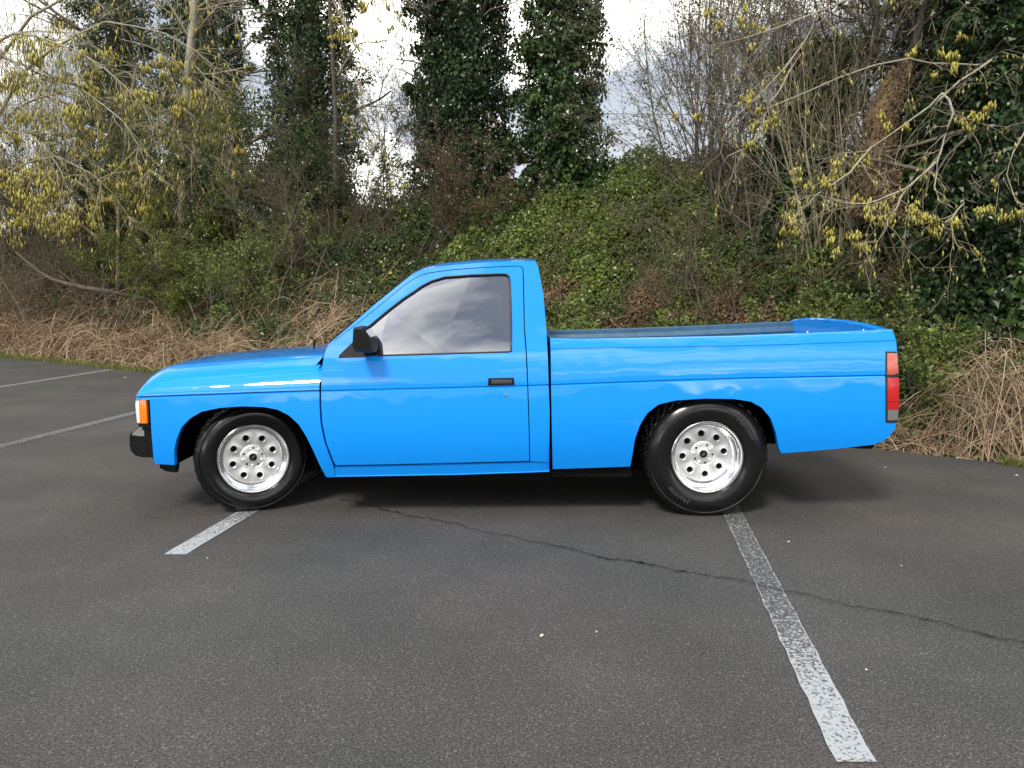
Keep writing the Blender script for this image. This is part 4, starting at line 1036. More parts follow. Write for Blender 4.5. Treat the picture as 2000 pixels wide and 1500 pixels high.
def door_panel():
    pn = Panel()
    pn.patch(coons(d_bottom, cr_line(627.3, 1029.8, 4.8), d_left_low, d_right_low, 40, lin(16)))
    pn.patch([[(x, crease_y(x) + 4.8), (x, crease_y(x) + 1.1), (x, crease_y(x) + 0.1)] for x in np.linspace(627.3, 1029.8, 40)])
    lu = [(627.3, crease_y(627)), (628.5, 725), (632, 700)]; ru = [(1029.8, crease_y(1029)), (1028, 715), (1026.5, 687)]
    pn.patch(coons(cr_line(627.3, 1029.8, 0.1), belt, lu, ru, 40, lin(14)))
    # frame round the window
    n = 90; seg = []
    # pair outer and inner loops corner to corner
    O = rs2(outer, 400); I_ = rs2(inner, 400)
    keyo = [0, 7, 13, len(outer) - 1]; keyi = [0, 7, 13, len(inner) - 1]
    for a0, a1, b0, b1, m in ((0, 7, 0, 7, 34), (7, 13, 7, 13, 24), (13, 17, 13, 17, 24)):
        o_ = rs2(outer[a0:a1 + 1], m); i_ = rs2(inner[b0:b1 + 1], m)
        for k in range(m): seg.append([tuple(o_[k] * (1 - v) + i_[k] * v) for v in (0, 0.25, 0.5, 0.75, 1)])
    pn.patch(seg)
    pn.lip(d_left_low).lip(d_right_low).lip(d_bottom).lip(lu).lip(ru).lip(inner, (0, 0.035, 0)).lip(outer).lip(belt[1:5], (0, 0.03, 0))
    return pn
glass_loop = [(711, 646.5), (760, 606.5), (790, 583.5), (808, 572), (824, 560.5), (842, 551), (868, 543), (920, 539), (980, 536.8), (988, 537.5), (993, 542), (995, 560), (997.5, 640), (997, 685.5), (860, 689), (740, 693), (735, 693.5)]
sail = [(661.5, 698.5), (668, 689), (684, 674), (711, 646.5), (722, 664), (738, 693.5), (706, 697.5)]
for far in (False, True):
    door = door_panel().build('door', M['blue'], truck, far)
    def fx(p):
        p = Vector(p)
        if far: p.y = 2 * YC - p.y
        return loc(p)
    mb = MB(); mb.poly([fx(lift(p[0], p[1], 0.016)) for p in glass_loop], flip=far)
    mb.build('window_glass', M['glass'], door, smooth=False)
    mb = MB(); mb.tube([fx(lift(p[0], p[1], 0.002)) for p in rs2(inner[4:] + [(860, 691), (738, 694.5)], 120)], 0.0062, 6)
    mb.build('window_seal', M['seal'], door)
    mb = MB()
    mb.poly([fx(lift(p[0], p[1], -0.004)) for p in sail]); mb.grid([[fx(lift(p[0], p[1], -0.004)), fx(lift(p[0], p[1], 0.02))] for p in sail + sail[:1]])
    mb.build('mirror_sail', M['black'], door)
    # inner trim card
    mb = MB(); mb.grid([[fx(lift(p[0], p[1], 0.055)) for p in row] for row in coons([(664, 904), (1026, 896)], [(668, 705), (1022, 694)], [(664, 904), (668, 705)], [(1026, 896), (1022, 694)], 8, lin(8))])
    mb.build('door_trim', M['dash'], door)
    # handle
    p0 = lift(953, 752.5); p1 = lift(1004.5, 738.5)
    mb = MB(); mb.prism([(p0.x, p0.z), (p0.x + .003, p1.z), (p1.x - .002, p1.z + .002), (p1.x, p0.z + .003)], fx(p0).y - (0.006 if not far else -0.006), fx(p0).y + (0.02 if not far else -0.02))
    for v in mb.v: v.x -= ROOT0.x
    hd = mb.build('door_handle', M['black'], door, bevel=0.003)
    mb = MB(); mb.prism([(p0.x + .018, p0.z + .009), (p0.x + .019, p1.z - .008), (p1.x - .012, p1.z - .007), (p1.x - .012, p0.z + .011)], fx(p0).y - (0.011 if not far else -0.011), fx(p0).y)
    mb.build('paddle', M['dash'], hd, bevel=0.003)
    pl = lift(988, 772.5)
    mb = MB(); mb.lathe([(0.0001, -0.006), (0.007, -0.006), (0.010, -0.003), (0.0115, 0.0), (0.0115, 0.006)], 16)
    lk = mb.build('door_lock', M['chrome'], door); lk.location = fx(pl)
    if far: lk.rotation_euler.z = math.pi
    # door mirror: tapered housing on the sail, glass facing rearward
    m0 = MB()
    ya = D0 + 0.0; 
    def mp(x, y, z): return fx((x, y, z))
    xf, xb = at_y(694, 660, 4.35).x, at_y(729, 660, 4.30).x
    zb, zt = at_y(715, 690, 4.33).z, at_y(700, 636.5, 4.33).z
    sec = []
    for (y, sc_, sh) in ((D0 + 0.055, 0.62, 0.0), (D0 - 0.01, 0.95, 0.0), (D0 - 0.07, 1.0, -0.006), (D0 - 0.13, 0.96, -0.012), (D0 - 0.155, 0.80, -0.012)):
        zm = (zb + zt) / 2; hz = (zt - zb) / 2 * sc_; xm = (xf + xb) / 2 + sh; hx_ = (xb - xf) / 2 * (0.55 + 0.45 * sc_)
        sec.append([mp(xm - hx_, y, zm - hz * .55), mp(xm - hx_ * .75, y, zm - hz * .93), mp(xm + hx_ * .85, y, zm - hz), mp(xm + hx_, y, zm - hz * .8), mp(xm + hx_ * .97, y, zm + hz * 0.05), mp(xm + hx_ * .05, y, zm + hz * .95), mp(xm - hx_ * .3, y, zm + hz), mp(xm - hx_ * .85, y, zm + hz * .9), mp(xm - hx_, y, zm - hz * .55)])
    m0.grid(sec); m0.poly(sec[0][:-1]); m0.poly(sec[-1][:-1])
    mir = m0.build('side_mirror', M['black'], truck, merge=0.0005, angle=30)
    mb = MB(); q = sec[1:4]; off = Vector((0.0025, 0, 0.001))
    mb.grid([[a.lerp(b, .15) + off, a.lerp(b, .85) + off] for a, b in ((w[4], w[5]) for w in q)])
    mb.build('mirror_glass', M['chrome'], mir, smooth=False)

# ---- cab: pillars, roof, back wall, rocker
S_top = [(640.5, 673.5), (680, 640), (728, 598), (779, 556.5), (800, 540), (811, 533), (820, 528.5), (830, 525.5), (850, 521.5), (872, 518.8), (936, 513.4), (1000, 511), (1036, 510.4), (1047, 511.5)]
S_back = [(1047, 511.5), (1051, 520), (1054.5, 540), (1061, 576), (1067, 640), (1070, 700), (1071.5, crease_y(1071))]
door_top = [(640, 677), (665, 655.5), (700, 630), (760, 581), (790, 556.5), (808, 544), (822, 536.5), (840, 532), (880, 526.5), (940, 522), (1000, 519), (1014, 519), (1021, 521.5), (1022.4, 524)]
cabp = Panel()
n = 60
o_ = rs2(door_top, n); s_t = rs2(S_top + [(1047, 511.5)], n)
# pair by x so that the strip does not shear
xs = o_[:, 0]; sx = rs2(S_top, 400)
def s_at(i):
    # match by progress along each curve, blended with equal x on the roof
    u = i / (n - 1)
    return rs2(S_top, 2, np.array([u, u]))[0]
strip = [[tuple(o_[i] * (1 - v) + np.array(s_at(i)) * v) for v in (0, 0.35, 0.7, 1.0)] for i in range(n)]
cabp.patch(strip)
cp_left = [(1031.8, crease_y(1031)), (1030.3, 715), (1028.8, 687), (1025.3, 640), (1023.6, 560), (1022.4, 524)]
cabp.patch(coons([(1031.8, crease_y(1031)), (1071.5, crease_y(1071))], [(1022.4, 524), (1034, 517), (1047, 511.5)], cp_left, S_back[::-1], 9, lin(30), by_x=False))
cp_low = [(1035.5, 901), (1034.5, 840), (1033, 790), (1031.8, crease_y(1031) + 4.8)]
cb_low = [(1073, 903), (1073.5, 800), (1071.5, crease_y(1071) + 4.8)]
cabp.patch(coons([(1035.5, 901), (1073, 903)], [(1031.8, crease_y(1031) + 4.8), (1071.5, crease_y(1071) + 4.8)], cp_low, cb_low, 8, lin(14)))
cabp.patch([[(x, crease_y(x) + 4.8), (x, crease_y(x) + 1.1), (x, crease_y(x) + 0.1)] for x in np.linspace(1031.8, 1071.5, 8)])
# rocker
rk_top = [(654.5, 911.5), (760, 909.5), (900, 906.2), (1034, 902.8), (1073, 903)]
cabp.patch([[(p[0], p[1]), (p[0], p[1] + 1.6)] for p in rs2(rk_top, 30)], 0.004)
rk = rs2(rk_top, 30); rb = rs2([(654.5, 932), (760, 930.5), (900, 928), (1040, 923.5), (1073, 922)], 30)
cabp.patch([[tuple(rk[i] + (0, 1.6)), tuple(rk[i] * .6 + rb[i] * .4 + (0, 1)), tuple(rk[i] * .25 + rb[i] * .75), tuple(rb[i] - (0, 3))] for i in range(30)], 0.004)
rg = [[lift(*(rb[i] - (0, 3)), 0.004), lift(*(rb[i] - (0, 1.2)), -0.004), lift(*rb[i], 0.004), lift(*rb[i], 0.05)] for i in range(30)]
cabp.pts(rg)
cabp.lip(cp_left).lip(cp_low).lip(rk_top).lip(door_top).lip(S_back[::-1], (0.0, 0.0, 0.0)).lip(cb_low, (-0.0, 0.12, 0))
cab = cabp.build('cab_side', M['blue'], truck); cabp.build('cab_side', M['blue'], truck, True)
# roof and back wall lofted from the near outline to the far one
def loft_rows(outl, n, crown_fn, ncol=25):
    rows = []
    pl = rs2(outl, n); P = [lift(p[0], p[1]) for p in pl]
    for i, p in enumerate(P):
        a = P[max(0, i - 1)]; b = P[min(n - 1, i + 1)]
        tx, tz = b.x - a.x, b.z - a.z; L_ = math.hypot(tx, tz); nx, nz = -tz / L_, tx / L_
        row = []
        for k in range(ncol):
            u = 0.5 - 0.5 * math.cos(math.pi * k / (ncol - 1)); e = abs(2 * u - 1)
            c = crown_fn(i / (n - 1)) * (1 - e ** 3.2)
            y = p.y + (2 * YC - 2 * p.y) * u
            row.append(Vector((p.x + nx * c, y, p.z + nz * c)))
        rows.append(row)
    return rows
iroof = 5
ws = loft_rows(S_top[:6], 14, lambda q: 0.05 * (1 - 0.35 * q))
rf = loft_rows(S_top[5:], 22, lambda q: 0.032 + 0.006 * math.sin(math.pi * q))
bk = loft_rows(S_back, 14, lambda q: 0.012)
mb = MB(); mb.grid([[loc(p) for p in r_] for r_ in rf]); mb.build('roof', M['blue'], truck, angle=50)
# windscreen: frame of blue round dark glass
mb = MB()
kk = len(ws[0])
mb.grid([[loc(p) for p in r_[:3]] for r_ in ws]); mb.grid([[loc(p) for p in r_[-3:]] for r_ in ws]); mb.grid([[loc(p) for p in r_[2:-2]] for r_ in ws[-2:]])
wf = mb.build('windscreen_frame', M['blue'], truck, angle=50)
mb = MB(); mb.grid([[loc(p) for p in r_[2:-2]] for r_ in ws[:-1]]); mb.build('windscreen', M['glass'], wf, angle=60)
# back wall with a window
mb = MB()
nb = len(bk)
mb.grid([[loc(p) for p in r_] for r_ in bk[:3]]); mb.grid([[loc(p) for p in r_] for r_ in bk[8:]])
mb.grid([[loc(p) for p in r_[:5]] for r_ in bk[2:9]]); mb.grid([[loc(p) for p in r_[-5:]] for r_ in bk[2:9]])
lowb = [[p, Vector((p.x + .004, p.y, 0.30))] for p in bk[-1]]
mb.grid([[loc(p) for p in r_] for r_ in lowb])
cw = mb.build('cab_back', M['blue'], truck, angle=50, merge=0.0004)
mb = MB(); mb.grid([[loc(p) for p in r_[4:-4]] for r_ in bk[2:9]]); mb.build('rear_window', M['glass'], cw, angle=60)
# cowl and wipers
cw0 = lift(640, 674)
mb = MB(); mb.grid([[loc((hx1 - 0.03 + 0.055 * (1 - abs(2 * b - 1) ** 3), D0 + 0.05 + (WID - .1) * b, zc(hx1) + 0.14)), loc((cw0.x + 0.02, D0 + 0.12 + (WID - .24) * b, cw0.z + 0.003))] for b in lin(20)])
mb.build('cowl', M['black'], truck)
for y0 in (D0 + 0.45, D0 + 1.0):
    mb = MB(); a = Vector((cw0.x - .06, y0, cw0.z - .03)); b = a + Vector((0.02, 0.02, 0.035)); c = b + Vector((0.07, 0.42, 0.06))
    mb.tube([loc(a), loc(b), loc(b.lerp(c, .5) + Vector((0, 0, .006))), loc(c)], 0.006, 6); w_ = mb.build('wiper', M['black'], truck)
    mb = MB(); mb.tube([loc(b.lerp(c, .1) + Vector((-.004, 0, .004))), loc(c + Vector((-.004, .06, .006)))], 0.005, 5); mb.build('wiper_blade', M['seal'], w_)
# short antenna stub on the cowl side
mb = MB(); p = lift(608, 676); mb.tube([loc(p + Vector((0, .06, -.02))), loc(p + Vector((.004, .06, .03))), loc(p + Vector((-.02, .06, .05)))], 0.006, 6); mb.build('antenna_base', M['black'], truck)

# ---- cargo bed
b_bottom = [(1079.5, 916), (1150, 914), (1231, 911), (1236, 883), (1240, 857.6), (1250, 830), (1264, 807), (1286, 790), (1320, 782), (1376, 778.3), (1432, 779), (1466, 784), (1488, 796), (1505, 816), (1516, 846), (1520, 872), (1525, 885.5), (1590, 880.5), (1653, 874.5), (1705, 868.5), (1724, 862), (1737, 852)]
b_left = [(1079.5, 916), (1078, 840), (1076.5, crease_y(1076) + 4.8)]
b_right = [(1737, 852), (1747, 839), (1751.5, 824), (1753.5, 780), (1754.5, crease_y(1754) + 4.8)]
pn = Panel().patch(coons(b_bottom, cr_line(1076.5, 1754.5, 4.8), b_left, b_right, 130, lin(14)))
pn.patch([[(x, crease_y(x) + 4.8), (x, crease_y(x) + 1.1), (x, crease_y(x) + 0.1)] for x in np.linspace(1076.5, 1754.5, 60)])
c2 = [(1075.5, 681.5), (1200, 679), (1300, 677.5), (1440, 675), (1540, 672.5), (1640, 669), (1750, 664.5)]
rail = [(1074.5, 662.5), (1120, 663.8), (1200, 662.8), (1300, 661), (1440, 657.6), (1540, 653.8), (1636, 650), (1700, 647.2), (1743, 645)]
bl2 = [(1076.5, crease_y(1076)), (1075.5, 681.5)]; br2 = [(1754.5, crease_y(1754)), (1753, 695), (1750, 664.5)]
pn.patch(coons(cr_line(1076.5, 1754.5, 0.1), c2, bl2, br2, 60, lin(14)))
pn.pts([[lift(p[0], p[1], 0.0), lift(p[0], p[1] - .4, 0.003), lift(p[0], p[1] - .7, -0.003), lift(p[0], p[1] - 1.6, -0.0045)] for p in rs2(c2, 60)])
c2b = [(p[0], p[1] - 1.5) for p in c2]
G = coons(c2b, rail, [(1075.5, 681.2), (1074.5, 662.5)], [(1750, 664.2), (1743, 645)], 60, lin(6))
pn.patch(G, -0.0045)
# rail cap rolled over, then down the inner wall
railP = [lift(p[0], p[1], -0.0045) for p in rs2(rail, 60)]
def far_drop(x): return 0.030 - 0.020 * max(0, min(1, x / 2.0))      # the truck leans a little to its far side
cap = [[q, q + Vector((0, .006, .004)), q + Vector((0, .016, .006)), q + Vector((0, .060, .005)), q + Vector((0, .066, .0)), q + Vector((0, .068, -.03))] for q in railP]
pn.lip(b_bottom, (0, 0.035, 0)).lip(b_left, (0.0, 0.05, 0)).lip(bl2, (0, .05, 0)).lip([(1075.5, 681), (1074.5, 662.5)], (0, .06, 0))
bed_side = pn.build('bed_side', M['blue'], truck, angle=26); pn.build('bed_side', M['blue'], truck, True, angle=26, drop=far_drop)
for far in (False, True):
    mb = MB(); mb.grid([[loc(Vector((q.x, 2 * YC - q.y if far else q.y, q.z - far_drop(q.x) * far))) for q in row] for row in cap])
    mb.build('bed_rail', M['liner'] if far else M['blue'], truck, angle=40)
# inner walls, floor, bulkhead: blue liner
mb = MB()
FL = 0.82
for far in (False, True):
    rows = []
    for q in railP:
        a = q + Vector((0, .0675, -.028)); b = Vector((a.x, a.y + .01, FL))
        if far: a.y = 2 * YC - a.y; b.y = 2 * YC - b.y; a.z -= far_drop(a.x)
        rows.append([loc(a), loc(a.lerp(b, .15) + Vector((0, (-.012 if far else .012), 0))), loc(a.lerp(b, .3)), loc(b)])
    mb.grid(rows)
xa, xb_ = railP[0].x + .02, railP[-1].x - .05
yi = railP[0].y + .075
mb.grid([[loc((x, y, FL)) for y in (yi, 2 * YC - yi)] for x in (xa, xb_)])
mb.grid([[loc((xa, y, z)) for y in (yi, 2 * YC - yi)] for z in (FL, railP[0].z - .005)])
mb.grid([[loc((xa - .02, y, z)) for y in (D0 + .06, 2 * YC - D0 - .06)] for z in (.32, railP[0].z + .002)])
mb.grid([[loc((x, y, railP[0].z + .002)) for y in (yi - .03, 2 * YC - yi + .03)] for x in (xa - .02, xa)])
mb.build('bed_liner', M['liner'], truck, angle=30)
# tailgate and tail skin
edge = rs2(b_right + [(1754.5, 731), (1753, 695), (1750, 664.5), (1743, 645)], 22)
EP = [lift(p[0], p[1], 0.004) for p in edge]
rows = []
for k in range(21):
    u = k / 20; e = abs(2 * u - 1)
    rows.append([loc((p.x + 0.012 * (1 - e ** 4), p.y + (2 * YC - 2 * p.y) * u, p.z + (0.034 * (1 - e ** 2.4) * (i / 21) ** 3))) for i, p in enumerate(EP)])
mb = MB(); mb.grid(rows)
top = [r_[-1] for r_ in rows]
mb.grid([[t, t + Vector((-.012, 0, .004)), t + Vector((-.045, 0, .003)), t + Vector((-.055, 0, -.008)), Vector((t.x - .058, t.y, FL))] for t in top])
mb.build('tailgate', M['blue'], truck, angle=40)
# tie-down studs on the rails
for (px, py) in ((1580, 651.3), (1690, 647.6)):
    q = lift(px, py, .007)
    for far in (False, True):
        y = q.y + .03
        mb = MB(); mb.lathe([(.0001, -.008), (.006, -.008), (.009, -.004), (.009, .002)], 12)
        o = mb.build('rail_stud', M['chrome'], truck, loc=loc((q.x, 2 * YC - y if far else y, q.z + .005))); o.rotation_euler.x = -math.pi / 2
# tail lights
for far in (False, True):
    def fy(y): return (2 * YC - y if far else y) - YC
    def lamp(y0, y1, xl, m, name, parent, proud=0.006):
        mbb = MB()
        ys = np.linspace(y0, y1, 8); rows = []
        for yv in ys:
            xr = float(np.interp(yv, [684, 700, 734, 790, 826], [1752.5, 1754, 1757, 1757, 1754.5]))
            pts = []
            for px, ex in ((xl, .012), (xl + .6, -proud), ((xl + xr) / 2, -proud - .003), (xr - 2.5, -proud), (xr, 0.004), (xr + .5, 0.10)):
                q = lift(px, yv, 0); q.y += ex
                pts.append(Vector((q.x, fy(q.y), q.z)))
            rows.append(pts)
        mbb.grid(rows)
        mbb.poly(rows[0]); mbb.poly(rows[-1])
        return mbb.build(name, m, parent, angle=40)
    hs = lamp(686.5, 825.0, 1728.8, M['seal'], 'tail_light', truck, 0.003)
    lamp(689.5, 731.5, 1731.5, M['pink'], 'brake_lens', hs)
    lamp(737.5, 783.5, 1732, M['red'], 'tail_lens', hs)
    lamp(784.8, 798.5, 1732.3, M['red'], 'reflector_lens', hs)
    lamp(799.7, 820.5, 1732.5, M['smoke'], 'reverse_lens', hs)

# ---- front bumper and air dam
def pp(px, py, Y=D0): q = at_y(px, py, Y); return (q.x, q.z)
prof = [pp(249.5, 849), (pp(247.3, 855)), pp(247.3, 871), pp(250, 883), pp(257.5, 891.5), pp(270, 895.5), pp(297, 896.5), pp(294.5, 872), pp(292, 850)]
mb = MB()
ny = 22
for a_, b_, mm in ((prof, None, 0),):
    rows = []
    for k in range(ny + 1):
        u = k / ny; e = abs(2 * u - 1); y = -WID / 2 + 0.035 + (WID - 0.07) * u
        bow = -0.085 * (1 - e ** 2.6)
        rows.append([Vector((x + bow, y, z)) for (x, z) in prof + prof[:1]])
    mb.grid(rows); mb.poly(rows[0][:-1]); mb.poly(rows[-1][:-1])
bp_ = mb.build('front_bumper', M['black'], truck, merge=.0005, angle=28)
mb = MB(); rows = []
tprof = [pp(252.5, 851.5), pp(255, 846.5), pp(266, 843.5), pp(287, 842.5), pp(288, 852.5), pp(270, 854)]
for k in range(ny + 1):
    u = k / ny; e = abs(2 * u - 1); y = -WID / 2 + 0.031 + (WID - 0.062) * u
    rows.append([Vector((x - 0.085 * (1 - e ** 2.6), y, z)) for (x, z) in tprof + tprof[:1]])
mb.grid(rows); mb.poly(rows[0][:-1]); mb.poly(rows[-1][:-1]); mb.build('bumper_trim', M['grey_metal'], bp_, angle=28, merge=.0005)
mb = MB(); mb.prism([pp(270, 842), pp(272, 836), pp(292, 835), pp(292, 842)], -WID / 2 + .04, WID / 2 - .04); mb.build('bumper_filler', M['black'], bp_, bevel=.003)
mb = MB()
for y0, y1 in ((-WID / 2 + .05, -WID / 2 + .09), (WID / 2 - .09, WID / 2 - .05)):
    mb.prism([pp(303, 905), pp(304, 918), pp(316, 924.5), pp(336.5, 927.5), pp(339, 906)], y0, y1)
mb.box(pp(304, 918)[0], pp(316, 918)[0], -WID / 2 + .09, WID / 2 - .09, pp(310, 922)[1], pp(303, 905)[1])
mb.build('air_dam', M['black'], truck, bevel=.004)

# ---- wheels
def make_wheel(name, parent, location, rot, R, W, rim_r, dish, letters, seed, nlug=5, phase=0.0):
    """local: outer face towards -Y, outer rim plane at y = 0"""
    wroot = empty(name, location, parent, (0, 0, rot))
    # tyre: turned section with tread blocks cut into the crown
    b = 0.022
    h_ = R - rim_r
    prof = [(rim_r - .006, .012), (rim_r + .004, -.002), (rim_r + .010, -.007), (rim_r + .014, -.0075), (rim_r + .0145, -.0105), (rim_r + .018, -.0125),
            (rim_r + .26 * h_, -.0185), (rim_r + .40 * h_, -.0215), (rim_r + .50 * h_, -.0215), (rim_r + .58 * h_, -.0195), (rim_r + .585 * h_, -.0165), (rim_r + .66 * h_, -.0125), (rim_r + .74 * h_, -.006), (R - .030, .0005), (R - .026, -.0015), (R - .018, .005), (R - .004, .019)]
    nin = len(prof)
    gw = W - .034 - .0
    tread = []
    y = .020
    ribs = 5; rw = (W - .06) / ribs
    for k in range(ribs):
        tread += [(R, y), (R + .002, y + rw * .5), (R, y + rw - .007), (R - .009, y + rw - .006), (R - .009, y + rw - .001)]; y += rw
    back = [(R - .004, W - .032), (R - .02, W - .012), (R - .06, W - .006), (rim_r, W - .02)]
    full = prof + tread + back
    n = 144; rows = []
    for i in range(n):
        a = 2 * math.pi * i / n; row = []
        for j, (r_, y_) in enumerate(full):
            rr = r_
            if nin <= j < nin + len(tread) and r_ > R - .005 and (i + (j // 5) * 1) % 4 == 0: rr -= .007
            # the contact patch flattens a little
            zz = rr * math.sin(a)
            row.append(Vector((rr * math.cos(a), y_, max(zz, -R + .010))))
        rows.append(row)
    mb = MB(); mb.grid(rows, close=True); mb.build('tyre', M['tyre'], wroot, angle=30)
    # rim: stepped polished lip, barrel, face with eight round holes
    fr = rim_r * 0.80; fy = dish
    lipp = [(rim_r + .003, .010), (rim_r + .004, -.006), (rim_r - .001, -.0105), (rim_r - .007, -.0095), (rim_r - .011, -.004), (rim_r - .013, .004), (rim_r - .020, .008), (rim_r - .022, .013), (rim_r - .023, dish * .45), (rim_r - .030, dish * .52), (rim_r - .032, dish * .85), (fr + .004, fy - .006), (fr, fy - .002)]
    mb = MB(); mb.lathe(lipp, 72)
    hr, hc = rim_r * .090, rim_r * .59
    r_in = rim_r * .36
    mb.cur = 1
    for k in range(8):
        a0 = 2 * math.pi * k / 8 + phase; da = math.pi / 8
        m = 24; ring, bound = [], []
        for q in range(m):
            th = 2 * math.pi * q / m
            ring.append((hc + hr * math.cos(th), hr * math.sin(th)))
        def on_plane(r_, a_, y_): return Vector((r_ * math.cos(a_), y_, r_ * math.sin(a_)))
        rows = []
        for q in range(m + 1):
            th = 2 * math.pi * q / m
            cx, cy = math.cos(th), math.sin(th); sq = 1 / max(abs(cx), abs(cy)); ux, uy = cx * sq, cy * sq
            r_b = hc + ux * ((fr - hc) if ux > 0 else (hc - r_in)); a_b = a0 + uy * da
            Pb = on_plane(r_b, a_b, fy + (.004 * (1 - (r_b - r_in) / (fr - r_in))))
            def hp(sc_, y_):
                hx_, hy_ = hc + hr * sc_ * cx, hr * sc_ * cy
                return Vector((hx_ * math.cos(a0) - hy_ * math.sin(a0), y_, hx_ * math.sin(a0) + hy_ * math.cos(a0)))
            rows.append([Pb, hp(1.32, fy + .0015), hp(1.2, fy + .0008), hp(1.02, fy + .004), hp(.98, fy + .03)])
        mb.grid(rows)
    # hub ring
    mb.lathe([(r_in, fy + .004), (r_in - .001, fy + .001), (r_in - .006, fy - .0015), (r_in - .009, fy + .004), (rim_r * .17, fy + .002), (rim_r * .165, fy - .004), (rim_r * .13, fy - .006), (.0001, fy - .006)], 48)
    mb.cur = 0
    mb.lathe([(rim_r + .003, .010), (rim_r - .03, W - .03), (rim_r - .04, W - .03)], 48)
    mb.build('rim', [M['alu'], M['alu2']], wroot, angle=28)
    mb = MB(); mb.lathe([(.0001, fy + .03), (fr + .01, fy + .03)], 32); mb.build('brake_drum', M['flat_black'], wroot)
    for k in range(nlug):
        a = 2 * math.pi * k / nlug + phase * 1.7 + .35
        mb = MB(); mb.lathe([(.0001, -.010), (.0075, -.010), (.0095, -.006), (.0095, .004)], 6)
        o = mb.build('lug_nut', M['alu2'], wroot, smooth=False); o.location = (rim_r * .265 * math.cos(a), fy - .0, rim_r * .265 * math.sin(a))
        a += math.pi / nlug
        mb = MB(); mb.lathe([(.0001, -.0012), (.0060, -.0012), (.0064, .0004)], 14)
        o = mb.build('stud_hole', M['flat_black'], wroot); o.location = (rim_r * .265 * math.cos(a), fy + .0018, rim_r * .265 * math.sin(a))
    mb = MB(); mb.lathe([(.0001, -.0026), (.021, -.0022), (.0235, -.001), (.0238, .001)], 28)
    o = mb.build('centre_cap', M['flat_black'], wroot); o.location = (0, fy - .0062, 0)
    # slanted silver mark on the cap
    mb = MB(); ca, sa = math.cos(.75), math.sin(.75)
    for off, ln in ((.0042, .013), (-.0042, .013)):
        q = []
        for (u, v) in ((-ln, off - .0028), (ln, off - .0014), (ln, off + .0028), (-ln, off + .0014)):
            q.append((u * ca - v * sa, 0, u * sa + v * ca))
        mb.poly(q, flip=True)
    o = mb.build('cap_logo', M['chrome'], wroot, smooth=False, recalc=False); o.location = (0, fy - .0095, 0)
    # raised lettering
    for (txt, ang, size, rad_f) in letters:
        cu = bpy.data.curves.new('lettering', 'FONT'); cu.body = txt; cu.size = size; cu.align_x = 'CENTER'; cu.extrude = .0012; cu.resolution_u = 3
        to = bpy.data.objects.new('tmp', cu); me = bpy.data.meshes.new_from_object(to); bpy.data.objects.remove(to); bpy.data.curves.remove(cu)
        rad = rim_r + rad_f * (R - rim_r)
        for v in me.vertices:
            a = ang - v.co.x / rad; rr = rad + v.co.y
            v.co = (rr * math.cos(a), -.0205 - v.co.z - .0012, rr * math.sin(a))
        me.name = 'lettering'
        lo = link('lettering', me, M['letter'], wroot)
    return wroot

rw_c = at_y(1381, 893, D0 + .05); RR = rw_c.z + 0.001
fw_c = at_y(495.5, 895.5, D0 + .155); FR = fw_c.z + 0.001
for far in (False, True):
    yv = (2 * YC - rw_c.y) if far else rw_c.y
    make_wheel('rear_wheel', truck, loc((rw_c.x, yv, RR)), math.pi if far else 0.0, RR, .27, .214, .092, [] if far else [('Hoosier', math.radians(38), .050, .40), ('Hoosier', math.radians(233), .046, .40)], 1, phase=.12)
    yv = (2 * YC - fw_c.y) if far else fw_c.y
    st = math.radians(24)
    make_wheel('front_wheel', truck, loc((fw_c.x, yv, FR)), st + (math.pi if far else 0.0), FR, .20, .210, .045, [], 2, phase=.30)

# wheel housings: dark tunnels behind each arch
arch_f = f_bottom[2:18]; arch_r = b_bottom[2:17]
for arch in (arch_f, arch_r):
    for far in (False, True):
        a = [lift(p[0], p[1], .012) for p in arch]
        cx = sum(p.x for p in a) / len(a)
        rows = []
        for p in a:
            out_ = Vector((p.x, p.y + .0, p.z)); o2 = Vector((p.x + (p.x - cx) * .06, p.y + .03, p.z + .035)); o3 = Vector((o2.x, p.y + .36, o2.z))
            rr = [out_, o2, o3]
            if far: rr = [Vector((q.x, 2 * YC - q.y, q.z)) for q in rr]
            rows.append([loc(q) for q in rr])
        mb = MB(); mb.grid(rows); mb.poly([r_[-1] for r_ in rows])
        mb.build('wheel_housing', M['flat_black'], truck)
# chassis, floor and running gear
mb = MB()
mb.box(-2.02, -1.25, -.43, .43, .20, .62); mb.box(-1.08, .22, -.70, .70, .215, .30); mb.box(.2, 1.9, -.42, .42, .38, .50)
mb.box(-1.9, 1.0, -.40, -.32, .20, .30); mb.box(-1.9, 1.0, .32, .40, .20, .30)
mb.box(.24, .72, -.72, .72, .24, .56); mb.box(1.72, 2.1, -.62, .62, .46, .60)
mb.build('chassis', M['flat_black'], truck, smooth=False)
mb = MB(); mb.tube([Vector((rw_c.x, -.6, RR)), Vector((rw_c.x, .6, RR))], .045, 10); mb.build('rear_axle', M['flat_black'], truck)
mb = MB(); mb.tube([Vector((fw_c.x, -.55, FR)), Vector((fw_c.x, .55, FR))], .035, 10); mb.build('front_axle', M['flat_black'], truck)
q = at_y(1690, 873, D0 + .2)
mb = MB(); mb.tube([Vector((q.x - .35, -.52, q.z + .03)), Vector((q.x, -.52, q.z)), Vector((q.x + .08, -.52, q.z - .002))], .028, 12); mb.build('exhaust_pipe', M['flat_black'], truck)

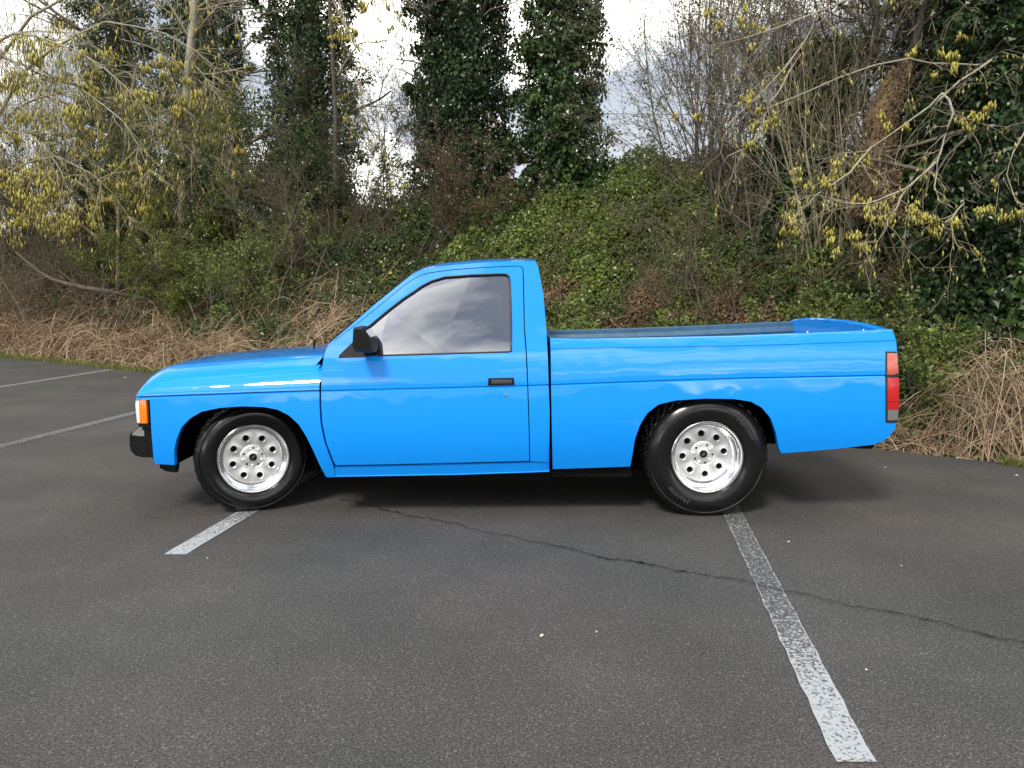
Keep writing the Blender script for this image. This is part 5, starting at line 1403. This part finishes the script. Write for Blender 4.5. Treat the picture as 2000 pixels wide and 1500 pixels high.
# cab interior seen dimly through the tinted glass
mb = MB(); mb.box(-.42, .02, -.66, .66, .42, .62); seat = mb.build('bench_seat', M['cloth'], truck, bevel=.04)
for y0, y1 in ((-.64, -.03), (.03, .64)):
    mb = MB(); mb.prism([(-.10, .60), (.03, 1.10), (.12, 1.10), (.10, .60)], y0, y1); mb.build('seat_back', M['cloth'], seat, bevel=.03)
    mb = MB(); mb.prism([(.03, 1.11), (.04, 1.26), (.10, 1.26), (.11, 1.11)], (y0 + y1) / 2 - .13, (y0 + y1) / 2 + .13); mb.build('headrest', M['cloth'], seat, bevel=.025)
mb = MB(); mb.prism([(-1.15, .45), (-1.12, .93), (-.98, .965), (-.84, .90), (-.82, .70), (-.95, .45)], -.70, .70); mb.build('dashboard', M['dash'], truck, bevel=.02)
mb = MB(); c = Vector((-.66, -.36, .90)); ax = Vector((.86, 0, .5)).normalized(); u = Vector((0, 1, 0)); w = ax.cross(u)
mb.tube([c + (u * math.cos(i / 28 * 6.2832) + w * math.sin(i / 28 * 6.2832)) * .185 for i in range(28)], .013, 8, closed=True)
mb.tube([c - u * .18, c + u * .18], .012, 6); mb.tube([c, c - ax * .30], .022, 8); mb.build('steering_wheel', M['black'], truck)

# ------------------------------------------------------------------ small litter on the asphalt
def scrap(px, py, size, lab, seed):
    p = on_ground(px, py); g = random.Random(seed); mb = MB()
    n = 7; top = []; 
    for i in range(n):
        a = 2 * math.pi * i / n; r_ = size * g.uniform(.6, 1.1)
        top.append(Vector((r_ * math.cos(a), r_ * .6 * math.sin(a), .003 + g.uniform(0, size * .35))))
    c = Vector((0, 0, size * .25)); 
    for i in range(n):
        mb.poly([c, top[i], top[(i + 1) % n]]); 
    mb.grid([[t, Vector((t.x * .95, t.y * .95, .0005))] for t in top + top[:1]])
    o = mb.build('fallen_leaf', M['pale_scrap'], None, loc=(p.x, p.y, .0045), smooth=False); o.rotation_euler.z = g.uniform(0, 6)
    tag(o, lab, 'leaf', 'pale dry leaves on the asphalt')
for i, (px, py, sz, lab) in enumerate(((1058, 1245, .012, 'pale dry leaf on the asphalt midway below the truck bed'), (1165, 1237, .006, 'tiny pale leaf right of a bigger one below the truck bed'), (245, 738, .030, 'white scrap on the asphalt just ahead of the hood'), (1870, 896, .014, 'pale leaf at the foot of the dead brambles'), (1986, 930, .014, 'pale leaf on the asphalt near the grass tuft'), (1729, 914, .010, 'small pale leaf behind the tail of the truck'), (405, 1092, .006, 'tiny pale leaf beside the short bay line end'), (1692, 1311, .006, 'tiny pale leaf right of the long bay line'), (1760, 1107, .006, 'tiny pale leaf on bare asphalt right of the rear wheel'), (1540, 1060, .010, 'pale smear of dry leaf on the bay line by the rear wheel'))):
    scrap(px, py, sz, lab, 600 + i)
